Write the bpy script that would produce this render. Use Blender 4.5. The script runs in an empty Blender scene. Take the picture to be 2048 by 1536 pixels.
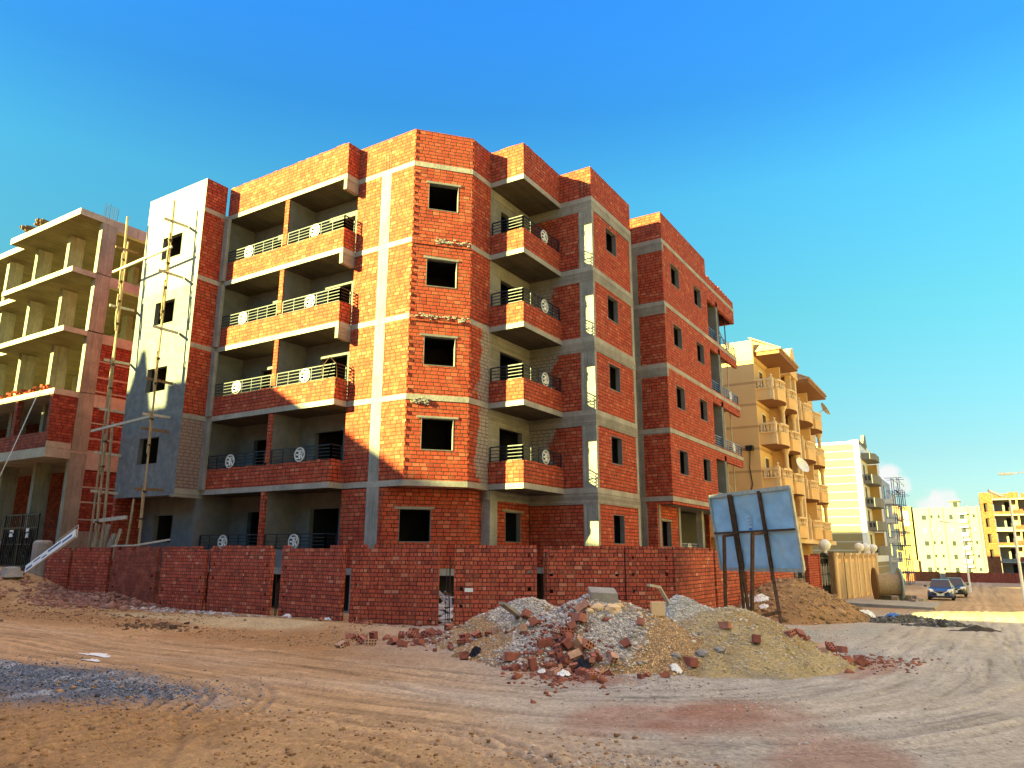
import bpy, math, random
import numpy as np
from mathutils import Vector, Matrix
random.seed(7); rng = np.random.default_rng(7)
S = bpy.context.scene
COL = S.collection
EL = math.radians(16.7)                      # sun height
SUN = Vector((-1, .62, 0)).normalized()      # horizontal direction towards the sun

# ------------------------------------------------------------------ mesh helpers
class MB:
    def __init__(s): s.v = []; s.f = []; s.m = []
    def quad(s, a, b, c, d, mi=0):
        n = len(s.v); s.v += [tuple(a), tuple(b), tuple(c), tuple(d)]; s.f.append((n, n+1, n+2, n+3)); s.m.append(mi)
    def poly(s, pts, mi=0):
        n = len(s.v); s.v += [tuple(p) for p in pts]; s.f.append(tuple(range(n, n+len(pts)))); s.m.append(mi)
    def hexa(s, p, mi=0):                     # 8 corners: bottom 4, top 4
        n = len(s.v); s.v += [tuple(q) for q in p]
        for f in ((3,2,1,0),(4,5,6,7),(0,1,5,4),(1,2,6,5),(2,3,7,6),(3,0,4,7)):
            s.f.append(tuple(n+i for i in f)); s.m.append(mi)
    def box(s, x0, x1, y0, y1, z0, z1, mi=0):
        s.hexa([(x0,y0,z0),(x1,y0,z0),(x1,y1,z0),(x0,y1,z0),(x0,y0,z1),(x1,y0,z1),(x1,y1,z1),(x0,y1,z1)], mi)
    def obox(s, c, ax, ay, az, mi=0):         # centre and three half-axis vectors
        c, ax, ay, az = Vector(c), Vector(ax), Vector(ay), Vector(az)
        s.hexa([c-ax-ay-az, c+ax-ay-az, c+ax+ay-az, c-ax+ay-az, c-ax-ay+az, c+ax-ay+az, c+ax+ay+az, c-ax+ay+az], mi)
    def bar(s, p, q, w, h=None, mi=0):        # square bar from p to q
        p, q = Vector(p), Vector(q); d = (q-p); L = d.length; d.normalize(); h = h or w
        u = d.cross(Vector((0,0,1)));
        if u.length < 1e-3: u = Vector((1,0,0))
        u.normalize(); w2 = d.cross(u)
        s.obox((p+q)/2, d*L/2, u*w/2, w2*h/2, mi)
    def tube(s, pts, r, n=8, mi=0, caps=True):
        pts = [Vector(p) for p in pts]; rs = r if isinstance(r, (list, tuple)) else [r]*len(pts)
        base = len(s.v); up = Vector((0,0,1))
        for i, p in enumerate(pts):
            d = (pts[min(i+1, len(pts)-1)]-pts[max(i-1, 0)]).normalized()
            u = d.cross(up)
            if u.length < 1e-2: u = d.cross(Vector((0,1,0)))
            u.normalize(); w = d.cross(u)
            for k in range(n):
                a = 2*math.pi*k/n; s.v.append(tuple(p+(u*math.cos(a)+w*math.sin(a))*rs[i]))
        for i in range(len(pts)-1):
            for k in range(n):
                a = base+i*n+k; b = base+i*n+(k+1) % n
                s.f.append((a, b, b+n, a+n)); s.m.append(mi)
        if caps:
            s.f.append(tuple(base+k for k in range(n))); s.m.append(mi)
            s.f.append(tuple(base+(len(pts)-1)*n+k for k in range(n))); s.m.append(mi)
    def lathe(s, c, prof, n=16, mi=0):        # profile (r,z) round vertical axis at c
        base = len(s.v); c = Vector(c)
        for r, z in prof:
            for k in range(n):
                a = 2*math.pi*k/n; s.v.append((c.x+r*math.cos(a), c.y+r*math.sin(a), c.z+z))
        for i in range(len(prof)-1):
            for k in range(n):
                a = base+i*n+k; b = base+i*n+(k+1) % n; s.f.append((a, b, b+n, a+n)); s.m.append(mi)
        s.f.append(tuple(base+k for k in range(n))); s.m.append(mi)
        s.f.append(tuple(base+(len(prof)-1)*n+k for k in range(n))); s.m.append(mi)
    def prism(s, pts, z0, z1, mi=0):          # 2D outline extruded in z
        n = len(s.v); k = len(pts)
        s.v += [(x, y, z0) for x, y in pts]+[(x, y, z1) for x, y in pts]
        s.f.append(tuple(range(n+k-1, n-1, -1))); s.m.append(mi)
        s.f.append(tuple(range(n+k, n+2*k))); s.m.append(mi)
        for i in range(k):
            j = (i+1) % k; s.f.append((n+i, n+j, n+k+j, n+k+i)); s.m.append(mi)
    def wall(s, p, q, z0, z1, th, holes=(), mi=0, e=.004):
        """wall whose outer face runs p->q; thickness th to the left of p->q; holes (s0,s1,za,zb)"""
        p, q = Vector((p[0], p[1])), Vector((q[0], q[1])); d = q-p; L = d.length; d.normalize(); n = Vector((-d.y, d.x))
        us = sorted({e, L-e}|{h[0] for h in holes}|{h[1] for h in holes}); zs = sorted({z0, z1}|{h[2] for h in holes}|{h[3] for h in holes})
        us = [u for u in us if e-1e-6 <= u <= L-e+1e-6]; zs = [z for z in zs if z0-1e-6 <= z <= z1+1e-6]
        P = lambda u, z, o: (p.x+d.x*u+n.x*o, p.y+d.y*u+n.y*o, z)
        nu, nz = len(us)-1, len(zs)-1
        def solid(i, j):
            if not (0 <= i < nu and 0 <= j < nz): return False
            u = (us[i]+us[i+1])/2; z = (zs[j]+zs[j+1])/2
            return not any(h[0] < u < h[1] and h[2] < z < h[3] for h in holes)
        for i in range(nu):
            for j in range(nz):
                if not solid(i, j): continue
                a, b, c, f = us[i], us[i+1], zs[j], zs[j+1]
                s.quad(P(a,c,0), P(b,c,0), P(b,f,0), P(a,f,0), mi); s.quad(P(b,c,th), P(a,c,th), P(a,f,th), P(b,f,th), mi)
                if not solid(i-1, j): s.quad(P(a,c,th), P(a,c,0), P(a,f,0), P(a,f,th), mi)
                if not solid(i+1, j): s.quad(P(b,c,0), P(b,c,th), P(b,f,th), P(b,f,0), mi)
                if not solid(i, j-1): s.quad(P(a,c,th), P(b,c,th), P(b,c,0), P(a,c,0), mi)
                if not solid(i, j+1): s.quad(P(a,f,0), P(b,f,0), P(b,f,th), P(a,f,th), mi)
    def build(s, name, mat, parent=None, smooth=False, uv=True):
        me = bpy.data.meshes.new(name); me.from_pydata(s.v, [], s.f)
        for m in (mat if isinstance(mat, (list, tuple)) else [mat]): me.materials.append(m)
        if s.m: me.polygons.foreach_set('material_index', s.m)
        if smooth: me.polygons.foreach_set('use_smooth', [True]*len(s.f))
        me.update()
        if uv: box_uv(me)
        o = bpy.data.objects.new(name, me); COL.objects.link(o)
        if parent: o.parent = parent
        return o

def box_uv(me):
    n = len(me.polygons); nl = len(me.loops)
    nor = np.empty(n*3); me.polygons.foreach_get('normal', nor); nor = nor.reshape(-1, 3)
    lv = np.empty(nl, np.int32); me.loops.foreach_get('vertex_index', lv)
    co = np.empty(len(me.vertices)*3); me.vertices.foreach_get('co', co); co = co.reshape(-1, 3)
    lt = np.empty(n, np.int32); me.polygons.foreach_get('loop_total', lt); ln = np.repeat(nor, lt, axis=0); P = co[lv]
    t = np.stack([-ln[:,1], ln[:,0]], 1); L = np.hypot(t[:,0], t[:,1]); flat = np.abs(ln[:,2]) > .75
    t = t/np.maximum(L, 1e-6)[:,None]
    # one sign per direction so that neighbouring faces share the coursing
    sg = np.where(np.abs(t[:,0]) > np.abs(t[:,1]), np.sign(t[:,0]), np.sign(t[:,1])); t = t*sg[:,None]
    u = np.where(flat, P[:,0], (P[:,:2]*t).sum(1)); v = np.where(flat, P[:,1], P[:,2])
    uvl = me.uv_layers.new(name='UVMap'); uvl.data.foreach_set('uv', np.stack([u, v], 1).astype(np.float32).ravel())

def tag(o, label=None, cat=None, group=None, kind=None):
    if label: o['label'] = label
    if cat: o['category'] = cat
    if group: o['group'] = group
    if kind: o['kind'] = kind
    return o
def thing(name, label, cat, loc=(0,0,0), group=None, rz=0):
    o = bpy.data.objects.new(name, None); COL.objects.link(o); o.location = loc; o.rotation_euler = (0,0,rz)
    o.empty_display_size = .3
    return tag(o, label, cat, group)

# ------------------------------------------------------------------ material helpers
class NT:
    def __init__(s, name):
        s.mat = bpy.data.materials.new(name); s.mat.use_nodes = True; s.t = s.mat.node_tree
        s.b = s.t.nodes['Principled BSDF']; s.b.inputs['Roughness'].default_value = .9
        s.b.inputs['Specular IOR Level'].default_value = .25
    def n(s, typ, **kw):
        x = s.t.nodes.new(typ)
        for k, v in kw.items(): setattr(x, k, v)
        return x
    def put(s, sock, val):
        if val is None: return
        if hasattr(val, 'is_output'): s.t.links.new(val, sock)
        elif isinstance(val, (tuple, list)) and len(val) == 3 and sock.type == 'RGBA': sock.default_value = (*val, 1)
        else: sock.default_value = val
    def m(s, op, a, b=None, c=None, clamp=False):
        x = s.n('ShaderNodeMath', operation=op, use_clamp=clamp)
        for i, v in enumerate((a, b, c)): s.put(x.inputs[i], v)
        return x.outputs[0]
    def mix(s, f, a, b, mode='MIX'):
        x = s.n('ShaderNodeMix', data_type='RGBA', blend_type=mode)
        s.put(x.inputs[0], f); s.put(x.inputs[6], a); s.put(x.inputs[7], b); return x.outputs[2]
    def ramp(s, f, stops, interp='LINEAR'):
        x = s.n('ShaderNodeValToRGB'); x.color_ramp.interpolation = interp; e = x.color_ramp.elements
        while len(e) < len(stops): e.new(.5)
        for i, (p, c) in enumerate(stops):
            e[i].position = p; e[i].color = (*c, 1) if isinstance(c, (tuple, list)) else (c, c, c, 1)
        s.put(x.inputs[0], f); return x.outputs[0]
    def noise(s, scale, detail=4, rough=.55, vec=None, w=None):
        x = s.n('ShaderNodeTexNoise'); x.inputs['Scale'].default_value = scale; x.inputs['Detail'].default_value = detail
        x.inputs['Roughness'].default_value = rough
        s.put(x.inputs['Vector'], vec if vec is not None else s.pos()); return x.outputs[0]
    def pos(s):
        if not hasattr(s, '_p'): s._p = s.n('ShaderNodeNewGeometry').outputs['Position']
        return s._p
    def sep(s, v):
        x = s.n('ShaderNodeSeparateXYZ'); s.put(x.inputs[0], v); return x.outputs
    def comb(s, x, y, z=0.):
        k = s.n('ShaderNodeCombineXYZ')
        for i, v in enumerate((x, y, z)): s.put(k.inputs[i], v)
        return k.outputs[0]
    def scale(s, v, sc):
        k = s.n('ShaderNodeVectorMath', operation='MULTIPLY'); s.put(k.inputs[0], v); k.inputs[1].default_value = sc; return k.outputs[0]
    def bump(s, h, strength=.5, dist=.02):
        x = s.n('ShaderNodeBump'); x.inputs['Strength'].default_value = strength; x.inputs['Distance'].default_value = dist
        s.put(x.inputs['Height'], h); s.t.links.new(x.outputs[0], s.b.inputs['Normal']); return x
    def col(s, c): s.put(s.b.inputs['Base Color'], c)
    def set(s, **kw):
        for k, v in kw.items(): s.b.inputs[k.replace('_', ' ')].default_value = v
        return s

def ss(nt, x, a, b): # smoothstep
    k = nt.n('ShaderNodeMapRange', interpolation_type='SMOOTHSTEP'); nt.put(k.inputs[0], x)
    k.inputs[1].default_value = a; k.inputs[2].default_value = b; return k.outputs[0]

def brick_mat(name, h=.1375, w=.25, header=False, stops=None, mortar=(.085,.042,.024), jt=.013, smear=.25, slurry=None, slurry_col=(.33,.31,.28), hole=.006):
    t = NT(name); uv = t.n('ShaderNodeUVMap').outputs[0]; U = t.sep(uv)
    wob = t.noise(2.2, 2, vec=uv); wob2 = t.noise(9, 2, vec=uv)
    v = t.m('ADD', U[1], t.m('MULTIPLY', t.m('SUBTRACT', wob, .5), .035)); u = t.m('ADD', U[0], t.m('MULTIPLY', t.m('SUBTRACT', wob2, .5), .012))
    vr = t.m('DIVIDE', v, h); row = t.m('FLOOR', vr); fv = t.m('SUBTRACT', vr, row)
    odd = t.m('PINGPONG', row, 1.)
    wn = t.n('ShaderNodeTexWhiteNoise', noise_dimensions='1D'); t.put(wn.inputs['W'], row)
    if header: wr = t.m('MULTIPLY_ADD', odd, -w*.5, w)
    else: wr = t.m('MULTIPLY_ADD', wn.outputs[0], w*.06, w*.97)
    uu = t.m('ADD', t.m('DIVIDE', u, wr), t.m('ADD', t.m('MULTIPLY', odd, .5), t.m('MULTIPLY', wn.outputs[0], .33)))
    cell = t.m('FLOOR', uu); fu = t.m('SUBTRACT', uu, cell)
    r = t.n('ShaderNodeTexWhiteNoise', noise_dimensions='2D'); t.put(r.inputs['Vector'], t.comb(cell, row)); rs = t.sep(r.outputs['Color'])
    du = t.m('MULTIPLY', t.m('MINIMUM', fu, t.m('SUBTRACT', 1., fu)), wr); dv = t.m('MULTIPLY', t.m('MINIMUM', fv, t.m('SUBTRACT', 1., fv)), h)
    d = t.m('MINIMUM', du, dv); n1 = t.noise(35, 3, vec=uv)
    d = t.m('ADD', d, t.m('MULTIPLY', t.m('SUBTRACT', n1, .5), .012))
    d = t.m('SUBTRACT', d, t.m('MULTIPLY', rs[1], .004))
    face = ss(t, d, jt*.45, jt*1.25)                       # 0 in the joint, 1 on the brick
    stops = stops or [(0,(.29,.038,.022)),(.15,(.37,.050,.025)),(.6,(.42,.059,.028)),(.88,(.46,.077,.035)),(1,(.52,.14,.075))]
    c = t.ramp(rs[0], stops)
    big = t.noise(.55, 4); c = t.mix(t.m('MULTIPLY', ss(t, big, .35, .75), .35), c, (.30,.058,.03))
    gr = t.noise(60, 4, .7); c = t.mix(.45, c, t.ramp(gr, [(.25,.55),(.75,1.35)]), 'MULTIPLY')
    dust = t.noise(3.2, 5, .65); c = t.mix(t.m('MULTIPLY', ss(t, dust, .47, .76), .34), c, (.44,.19,.09))
    mcol = t.mix(ss(t, dust, .42, .62), tuple(k*.55 for k in mortar), tuple(k*1.25 for k in mortar))
    c = t.mix(face, mcol, c)
    sm = t.m('MULTIPLY', ss(t, t.noise(5.5, 6, .7), .66, .76), smear); c = t.mix(sm, c, (.36,.32,.27))
    if hole:
        hm = t.m('MULTIPLY', t.m('LESS_THAN', rs[2], hole), face)
    hgt = t.m('ADD', face, t.m('MULTIPLY', rs[1], .35)); hgt = t.m('ADD', hgt, t.m('MULTIPLY', gr, .25))
    if slurry:                                            # cement wash thrown over part of the brickwork: (axis, at, width, sign, z-mod)
        ax, at, wd = slurry; P = t.sep(t.pos()); q = t.m('DIVIDE', t.m('SUBTRACT', P[ax], at), wd)
        zn = t.m('MULTIPLY', t.m('SUBTRACT', t.noise(.9, 5, .6), .5), 1.9)
        msk = ss(t, t.m('ADD', q, zn), -.12, .12)
        c = t.mix(t.m('MULTIPLY', msk, t.m('MULTIPLY_ADD', face, .55, .35)), c, t.ramp(t.noise(8, 5), [(.3, tuple(k*.75 for k in slurry_col)), (.7, slurry_col)]))
    t.col(c); t.bump(hgt, .9, .022); t.b.inputs['Roughness'].default_value = .92
    return t.mat

def concrete_mat(name, base=(.36,.335,.30), boards=(0,0,1), spread=.35, board_w=.11, dark=.5):
    """boards: 'v' vertical form boards, 'h' horizontal ones, None plain"""
    t = NT(name); P = t.pos(); uv = t.n('ShaderNodeUVMap').outputs[0]; U = t.sep(uv)
    n1 = t.noise(1.1, 5, .6); n2 = t.noise(14, 5, .65); n3 = t.noise(3.5, 4)
    c = t.ramp(n1, [(.25, tuple(k*(1-spread) for k in base)), (.55, base), (.8, tuple(min(k*1.25, .6) for k in base))])
    c = t.mix(.5, c, t.ramp(n2, [(.25,.6),(.7,1.25)]), 'MULTIPLY')
    drip = t.noise(1., 5, .65, vec=t.comb(t.m('MULTIPLY', U[0], 4.5), t.m('MULTIPLY', U[1], .45)))
    c = t.mix(t.m('MULTIPLY', ss(t, drip, .54, .70), .42), c, (.12,.10,.08))
    if boards:
        ax = U[0] if boards == 'v' else U[1]; st = t.comb(t.m('MULTIPLY', U[0], 1. if boards == 'v' else .04), t.m('MULTIPLY', U[1], .04 if boards == 'v' else 1.))
        g = t.noise(38, 3, .6, vec=st); bi = t.m('DIVIDE', ax, board_w); fl = t.m('FLOOR', bi); fr = t.m('SUBTRACT', bi, fl)
        wn = t.n('ShaderNodeTexWhiteNoise', noise_dimensions='1D'); t.put(wn.inputs['W'], fl)
        seam = ss(t, t.m('MINIMUM', fr, t.m('SUBTRACT', 1., fr)), .015, .07)
        c = t.mix(.6, c, t.ramp(g, [(.3,.62),(.7,1.2)]), 'MULTIPLY')
        c = t.mix(.55, c, t.ramp(wn.outputs[0], [(0,.72),(1,1.15)]), 'MULTIPLY')
        c = t.mix(t.m('MULTIPLY', t.m('SUBTRACT', 1., seam), .6), c, tuple(k*dark for k in base))
        hgt = t.m('ADD', t.m('ADD', t.m('MULTIPLY', seam, .5), t.m('MULTIPLY', wn.outputs[0], .5)), t.m('MULTIPLY', n2, .5))
        t.bump(hgt, .6, .012)
    else: t.bump(t.m('ADD', n2, n3), .5, .012)
    c = t.mix(t.m('MULTIPLY', ss(t, n3, .6, .75), .35), c, tuple(k*.45 for k in base))
    t.col(c); return t.mat

def plain_mat(name, c, rough=.85, metal=0., var=.25, scale=6, bump=.2, spec=.25):
    t = NT(name); n = t.noise(scale, 5, .6); t.col(t.ramp(n, [(.25, tuple(k*(1-var) for k in c)), (.75, tuple(min(k*(1+var), .9) for k in c))]))
    t.set(Roughness=rough, Metallic=metal); t.b.inputs['Specular IOR Level'].default_value = spec
    if bump: t.bump(t.noise(scale*6, 4), bump, .01)
    return t.mat

def wood_mat(name, c=(.32,.22,.13)):
    t = NT(name); P = t.scale(t.n('ShaderNodeTexCoord').outputs['Object'], (9, 9, 1.2)); n = t.noise(2.5, 5, .6, vec=P); m = t.noise(20, 3, .6, vec=P)
    k = t.ramp(n, [(.25, tuple(q*.5 for q in c)), (.55, c), (.8, tuple(min(q*1.5, .8) for q in c))]); t.col(t.mix(.4, k, t.ramp(m, [(.3,.6),(.7,1.2)]), 'MULTIPLY')); t.bump(m, .4, .006)
    return t.mat

M = {}
M['brick'] = brick_mat('brickwork')
M['brick_top'] = brick_mat('brickwork_parapet', smear=.1)
M['brick_fence'] = brick_mat('fence_brickwork', h=.112, header=True, w=.235, stops=[(0,(.22,.055,.042)),(.10,(.34,.067,.043)),(.4,(.45,.082,.047)),(.75,(.52,.100,.053)),(.93,(.55,.135,.07)),(1,(.58,.25,.16))], smear=.15, jt=.0105, mortar=(.13,.046,.03))
M['brick_fence_old'] = brick_mat('fence_brickwork_washed', h=.112, header=True, w=.235, stops=[(0,(.20,.045,.03)),(1,(.32,.075,.04))], smear=.05, mortar=(.26,.09,.06))
M['brick_bay'] = brick_mat('brickwork_washed_bay', slurry=(0, 21.55, 1.0))
M['brick_return'] = brick_mat('brickwork_washed_return', slurry=(1, 13.75, 1.1))
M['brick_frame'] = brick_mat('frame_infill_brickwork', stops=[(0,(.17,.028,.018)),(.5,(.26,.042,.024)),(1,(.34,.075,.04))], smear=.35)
M['brick_tower'] = brick_mat('brickwork_tower_side')
M['brick_pale'] = brick_mat('brickwork_far', stops=[(0,(.22,.065,.025)),(1,(.34,.13,.05))], smear=.2)
M['conc_v'] = concrete_mat('column_concrete', boards='v', base=(.30,.285,.26))
M['conc_h'] = concrete_mat('beam_concrete', boards='h', base=(.27,.245,.215))
M['conc'] = concrete_mat('slab_concrete', boards=None, base=(.32,.295,.26))
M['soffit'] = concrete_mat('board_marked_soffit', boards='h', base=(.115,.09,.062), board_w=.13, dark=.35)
M['frame_conc'] = concrete_mat('frame_concrete', boards='v', base=(.33,.31,.235))
M['frame_slab'] = concrete_mat('frame_slab_concrete', boards=None, base=(.40,.365,.28))
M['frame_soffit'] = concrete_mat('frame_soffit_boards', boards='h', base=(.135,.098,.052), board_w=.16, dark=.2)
M['inner'] = plain_mat('grey_render', (.15,.145,.145), var=.2, scale=2.5)
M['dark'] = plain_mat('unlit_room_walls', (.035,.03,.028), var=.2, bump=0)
def plaster():
    t = NT('patchy_tower_render'); P = t.sep(t.pos()); z = P[2]
    n1 = t.noise(.9, 5, .6); n2 = t.noise(3, 6, .65); n3 = t.noise(22, 4, .6)
    lo = t.ramp(n2, [(.25,(.105,.11,.118)),(.5,(.15,.155,.162)),(.75,(.225,.225,.225))])
    hi = t.ramp(n1, [(.3,(.245,.23,.215)),(.7,(.32,.305,.28))])
    c = t.mix(ss(t, t.m('ADD', z, t.m('MULTIPLY', n1, .25)), 11.1, 11.25), lo, hi)
    for zz in (11.18, 14.45, 12.35):
        ln = t.m('LESS_THAN', t.m('ABSOLUTE', t.m('SUBTRACT', t.m('ADD', z, t.m('MULTIPLY', n1, .03)), zz)), .022)
        c = t.mix(t.m('MULTIPLY', ln, .5), c, (.28,.22,.15))
    c = t.mix(t.m('MULTIPLY', ss(t, t.noise(1.7, 5, .7), .58, .72), .3), c, (.27,.25,.22))
    t.col(c); t.bump(t.m('ADD', n2, t.m('MULTIPLY', n3, .5)), .5, .02); return t.mat
M['plaster'] = plaster()
M['rail'] = plain_mat('dark_blue_rail_paint', (.012,.014,.028), rough=.5, var=.2, bump=0, spec=.35)
M['rail_light'] = plain_mat('blue_rail_paint', (.05,.09,.25), rough=.35, var=.2, bump=0, spec=.6)
M['white'] = plain_mat('white_paint', (.75,.75,.74), rough=.5, var=.06, bump=0)
M['wood'] = wood_mat('weathered_wood', (.36,.27,.17))
M['wood2'] = wood_mat('brown_wood', (.20,.12,.06))
M['plank'] = wood_mat('pale_plank', (.50,.45,.37))
M['rust'] = plain_mat('rusty_steel', (.10,.052,.03), rough=.75, metal=.3, var=.5, scale=12)
M['black'] = plain_mat('black_iron', (.012,.012,.014), rough=.5, var=.3, bump=0)
M['rebar'] = plain_mat('rusty_rebar', (.07,.045,.035), rough=.7, metal=.4)
SKY_STR, EXPO, ZENITH_FILL = .05, 3.0, (2.5, 1.9, 1.6)  # last one: colour of the added sky fill overhead, above the view
# ------------------------------------------------------------------ the unfinished brick block on the corner
LV = [-.55, 2.43, 5.45, 8.43, 11.40, 14.50]      # floor tops; last is the roof
TOP = 15.85
B = thing('apartment_building', 'unfinished red brick apartment building on the corner with chamfered front and rows of balconies', 'building', (22, 18, -1.9))
BO = Vector((22, 18, -1.9))
def part(mb, name, mat, parent=None, root=None, label=None, **k):
    o = mb.build(name, mat, None, **k); r = root or B
    o.parent = parent or r
    if parent is None: o.matrix_parent_inverse = Matrix.Translation(-r.location)
    if label: o['label'] = label
    return o
def sub(mb, name, mat, parent, **k):
    o = mb.build(name, mat, None, **k); o.parent = parent; return o

C1 = Vector((19.18, 16.44)); C2 = Vector((20.89, 14.96)); CE = (C2-C1).normalized(); CN = Vector((-CE.y, CE.x))
HEADS = [(.36, 1.47), (3.50, 4.60), (6.55, 7.61), (9.55, 10.60), (12.61, 13.66)]

def window(p, q, s0, s1, za, zb, lintel=True, root=None, deep=2.6, sill=True, irregular=True, inner='dark', jamb=.010):
    """opening in a wall running p->q: mortar-smeared jambs, a lintel and the unlit room behind"""
    p, q = Vector(p), Vector(q); d = (q-p).normalized(); n = Vector((-d.y, d.x)); root = root or B
    P = lambda u, z, o: (p.x+d.x*u+n.x*o, p.y+d.y*u+n.y*o, z)
    mb = MB(); a, b = -.008, .19; j = jamb
    for (u0, u1, w0, w1) in ((s0-.01, s0+j, za, zb), (s1-j, s1+.01, za, zb), (s0+j, s1-j, za-.02, za+j), (s0+j, s1-j, zb-j, zb+.01)):
        mb.hexa([P(u0,w0,a), P(u1,w0,a), P(u1,w0,b), P(u0,w0,b), P(u0,w1,a), P(u1,w1,a), P(u1,w1,b), P(u0,w1,b)])
    w = part(mb, 'window', M['inner'], root=root)
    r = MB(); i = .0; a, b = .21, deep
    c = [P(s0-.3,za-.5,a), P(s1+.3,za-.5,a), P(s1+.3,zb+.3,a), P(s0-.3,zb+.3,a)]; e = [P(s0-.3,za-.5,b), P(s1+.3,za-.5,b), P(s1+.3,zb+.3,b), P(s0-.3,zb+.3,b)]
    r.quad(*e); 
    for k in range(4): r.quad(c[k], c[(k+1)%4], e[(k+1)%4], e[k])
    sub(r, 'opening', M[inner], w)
    if lintel:
        l = MB(); o = -.022; x0 = s0-random.uniform(.06, .2); x1 = s1+random.uniform(.06, .2); t = random.uniform(-.012, .012)
        l.hexa([P(x0,zb+.012-t,o), P(x1,zb+.012+t,o), P(x1,zb+.012+t,.1), P(x0,zb+.012-t,.1), P(x0,zb+.10-t,o), P(x1,zb+.085+t,o), P(x1,zb+.085+t,.1), P(x0,zb+.10-t,.1)])
        sub(l, 'lintel', M['conc_h'], w)
    return w

def quoins(mb, c, d, nrm):                               # every other course pokes past the chamfer corner
    d = Vector(d).normalized(); n = Vector(nrm).normalized()
    for a, b in zip(LV[1:], LV[2:]+[TOP]):
        z = a+.09; i = 0; z1 = b-(.22 if b != TOP else 0)
        while z < z1-.14:
            if i % 2 == 0 and random.random() > .07:
                L = .055+random.uniform(-.012, .012); q = Vector(c)+d*(L/2-.012)+n*.052
                mb.obox((q.x, q.y, z+.0675), (d.x*L/2, d.y*L/2, 0), (n.x*.05, n.y*.05, 0), (0,0,.058))
            z += .1375; i += 1
# ---- walls (outer faces run p->q with the outside on the right)
def wallpart(name, p, q, z0, z1, mat, wins=(), th=.2, label=None, quo=(), **k):
    mb = MB()
    for a in quo: quoins(mb, *a)
    mb.wall(p, q, z0, z1, th, [(w[0], w[1], w[2], w[3]) for w in wins])
    o = part(mb, name, mat, label=label)
    for w in wins: window(p, q, *w[:4], **(w[4] if len(w) > 4 else {}))
    return o
Z0 = 2.2
A1 = (19.18, 19.3); 
# sunlit wall with the tall column, and its return into the balcony recess
wallpart('front_wall', A1, C1, Z0, TOP, M['brick'], quo=[(C1, (0,-1), (1,0))])
wallpart('recess_wall', (20.2, 19.3), (19.38, 19.3), -.5, 14.4, M['inner'])
# chamfer with one window per storey
chw = [(.585, 1.725, a, b) for a, b in HEADS[1:]]
wallpart('chamfered_wall', C1, C2, Z0, TOP, M['brick'], chw, quo=[(C2, CE, CN)])
wallpart('bay_side_wall', C2, (22.17, 14.95), Z0, LV[1]+3.02*2+.0, M['brick_bay'])
wallpart('bay_side_wall', C2, (22.17, 14.95), 8.49, TOP, M['brick'])
# ground floor of the chamfer stands back under the overhang
g0 = C1+CN*.66-CE*.55; g1 = C1+CN*.66+CE*2.5
gs = .55
wallpart('ground_floor_wall', g0, g1, -.6, 2.25, M['brick'], [(gs+.03, gs+1.13, .36, 1.47)])
wallpart('ground_floor_wall', (g1.x, g1.y), (22.4, g1.y), -.6, 2.25, M['brick'])
wallpart('ground_floor_wall', (19.18, 19.3), (19.18, 17.3), -.6, 2.25, M['brick'])
# door wall behind the right-hand balconies, and the return wall X=25.2
doors = [(.78, 2.45, LV[k]+.02, LV[k]+2.22, dict(lintel=False)) for k in (1,2,3,4)]
wallpart('balcony_back_wall', (22.17, 14.97), (25.2, 14.97), 2.3, 14.4, M['conc_h'], doors)
wallpart('ground_floor_wall', (22.4, 15.0), (25.2, 15.0), -.6, 2.3, M['brick'], [(1.06, 2.16, .40, 1.50)])
wallpart('return_wall', (25.2, 14.97), (25.2, 11.98), -.6, 2.3, M['brick'])
wallpart('return_wall', (25.2, 14.97), (25.2, 11.98), 2.3, 11.5, M['brick_return'])
wallpart('return_wall', (25.2, 14.97), (25.2, 11.98), 11.5, 14.4, M['brick'])
cw = [(1.40, 2.44, a, b, dict(lintel=False)) for a, b in HEADS]
wallpart('roof_parapet', (25.2, 13.55), (25.2, 11.98), 14.4, TOP, M['brick_top'])
wallpart('street_wall', (25.2, 11.98), (29.33, 11.98), -.6, TOP, M['brick'], cw)
wallpart('shaft_wall', (29.33, 11.98), (29.33, 13.6), -.6, TOP, M['brick'])
wallpart('shaft_wall', (29.33, 13.6), (30.71, 13.6), -.6, TOP, M['inner'])
wallpart('wing_end_wall', (30.71, 13.6), (30.71, 11.0), 2.1, TOP, M['brick'])
ww = [(s, s+1.13, a, b, dict(lintel=False)) for a, b in HEADS[1:] for s in (1.13, 4.56)]
wallpart('wing_street_wall', (30.71, 11.0), (37.5, 11.0), 2.1, TOP, M['brick'], ww)
wallpart('wing_ground_wall', (30.71, 13.6), (30.71, 11.75), -.6, 2.1, M['brick'])
wallpart('wing_ground_wall', (30.9, 11.75), (33.4, 11.75), -.6, 2.1, M['brick'], [(.35, 1.47, .29, 1.40)])
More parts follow.
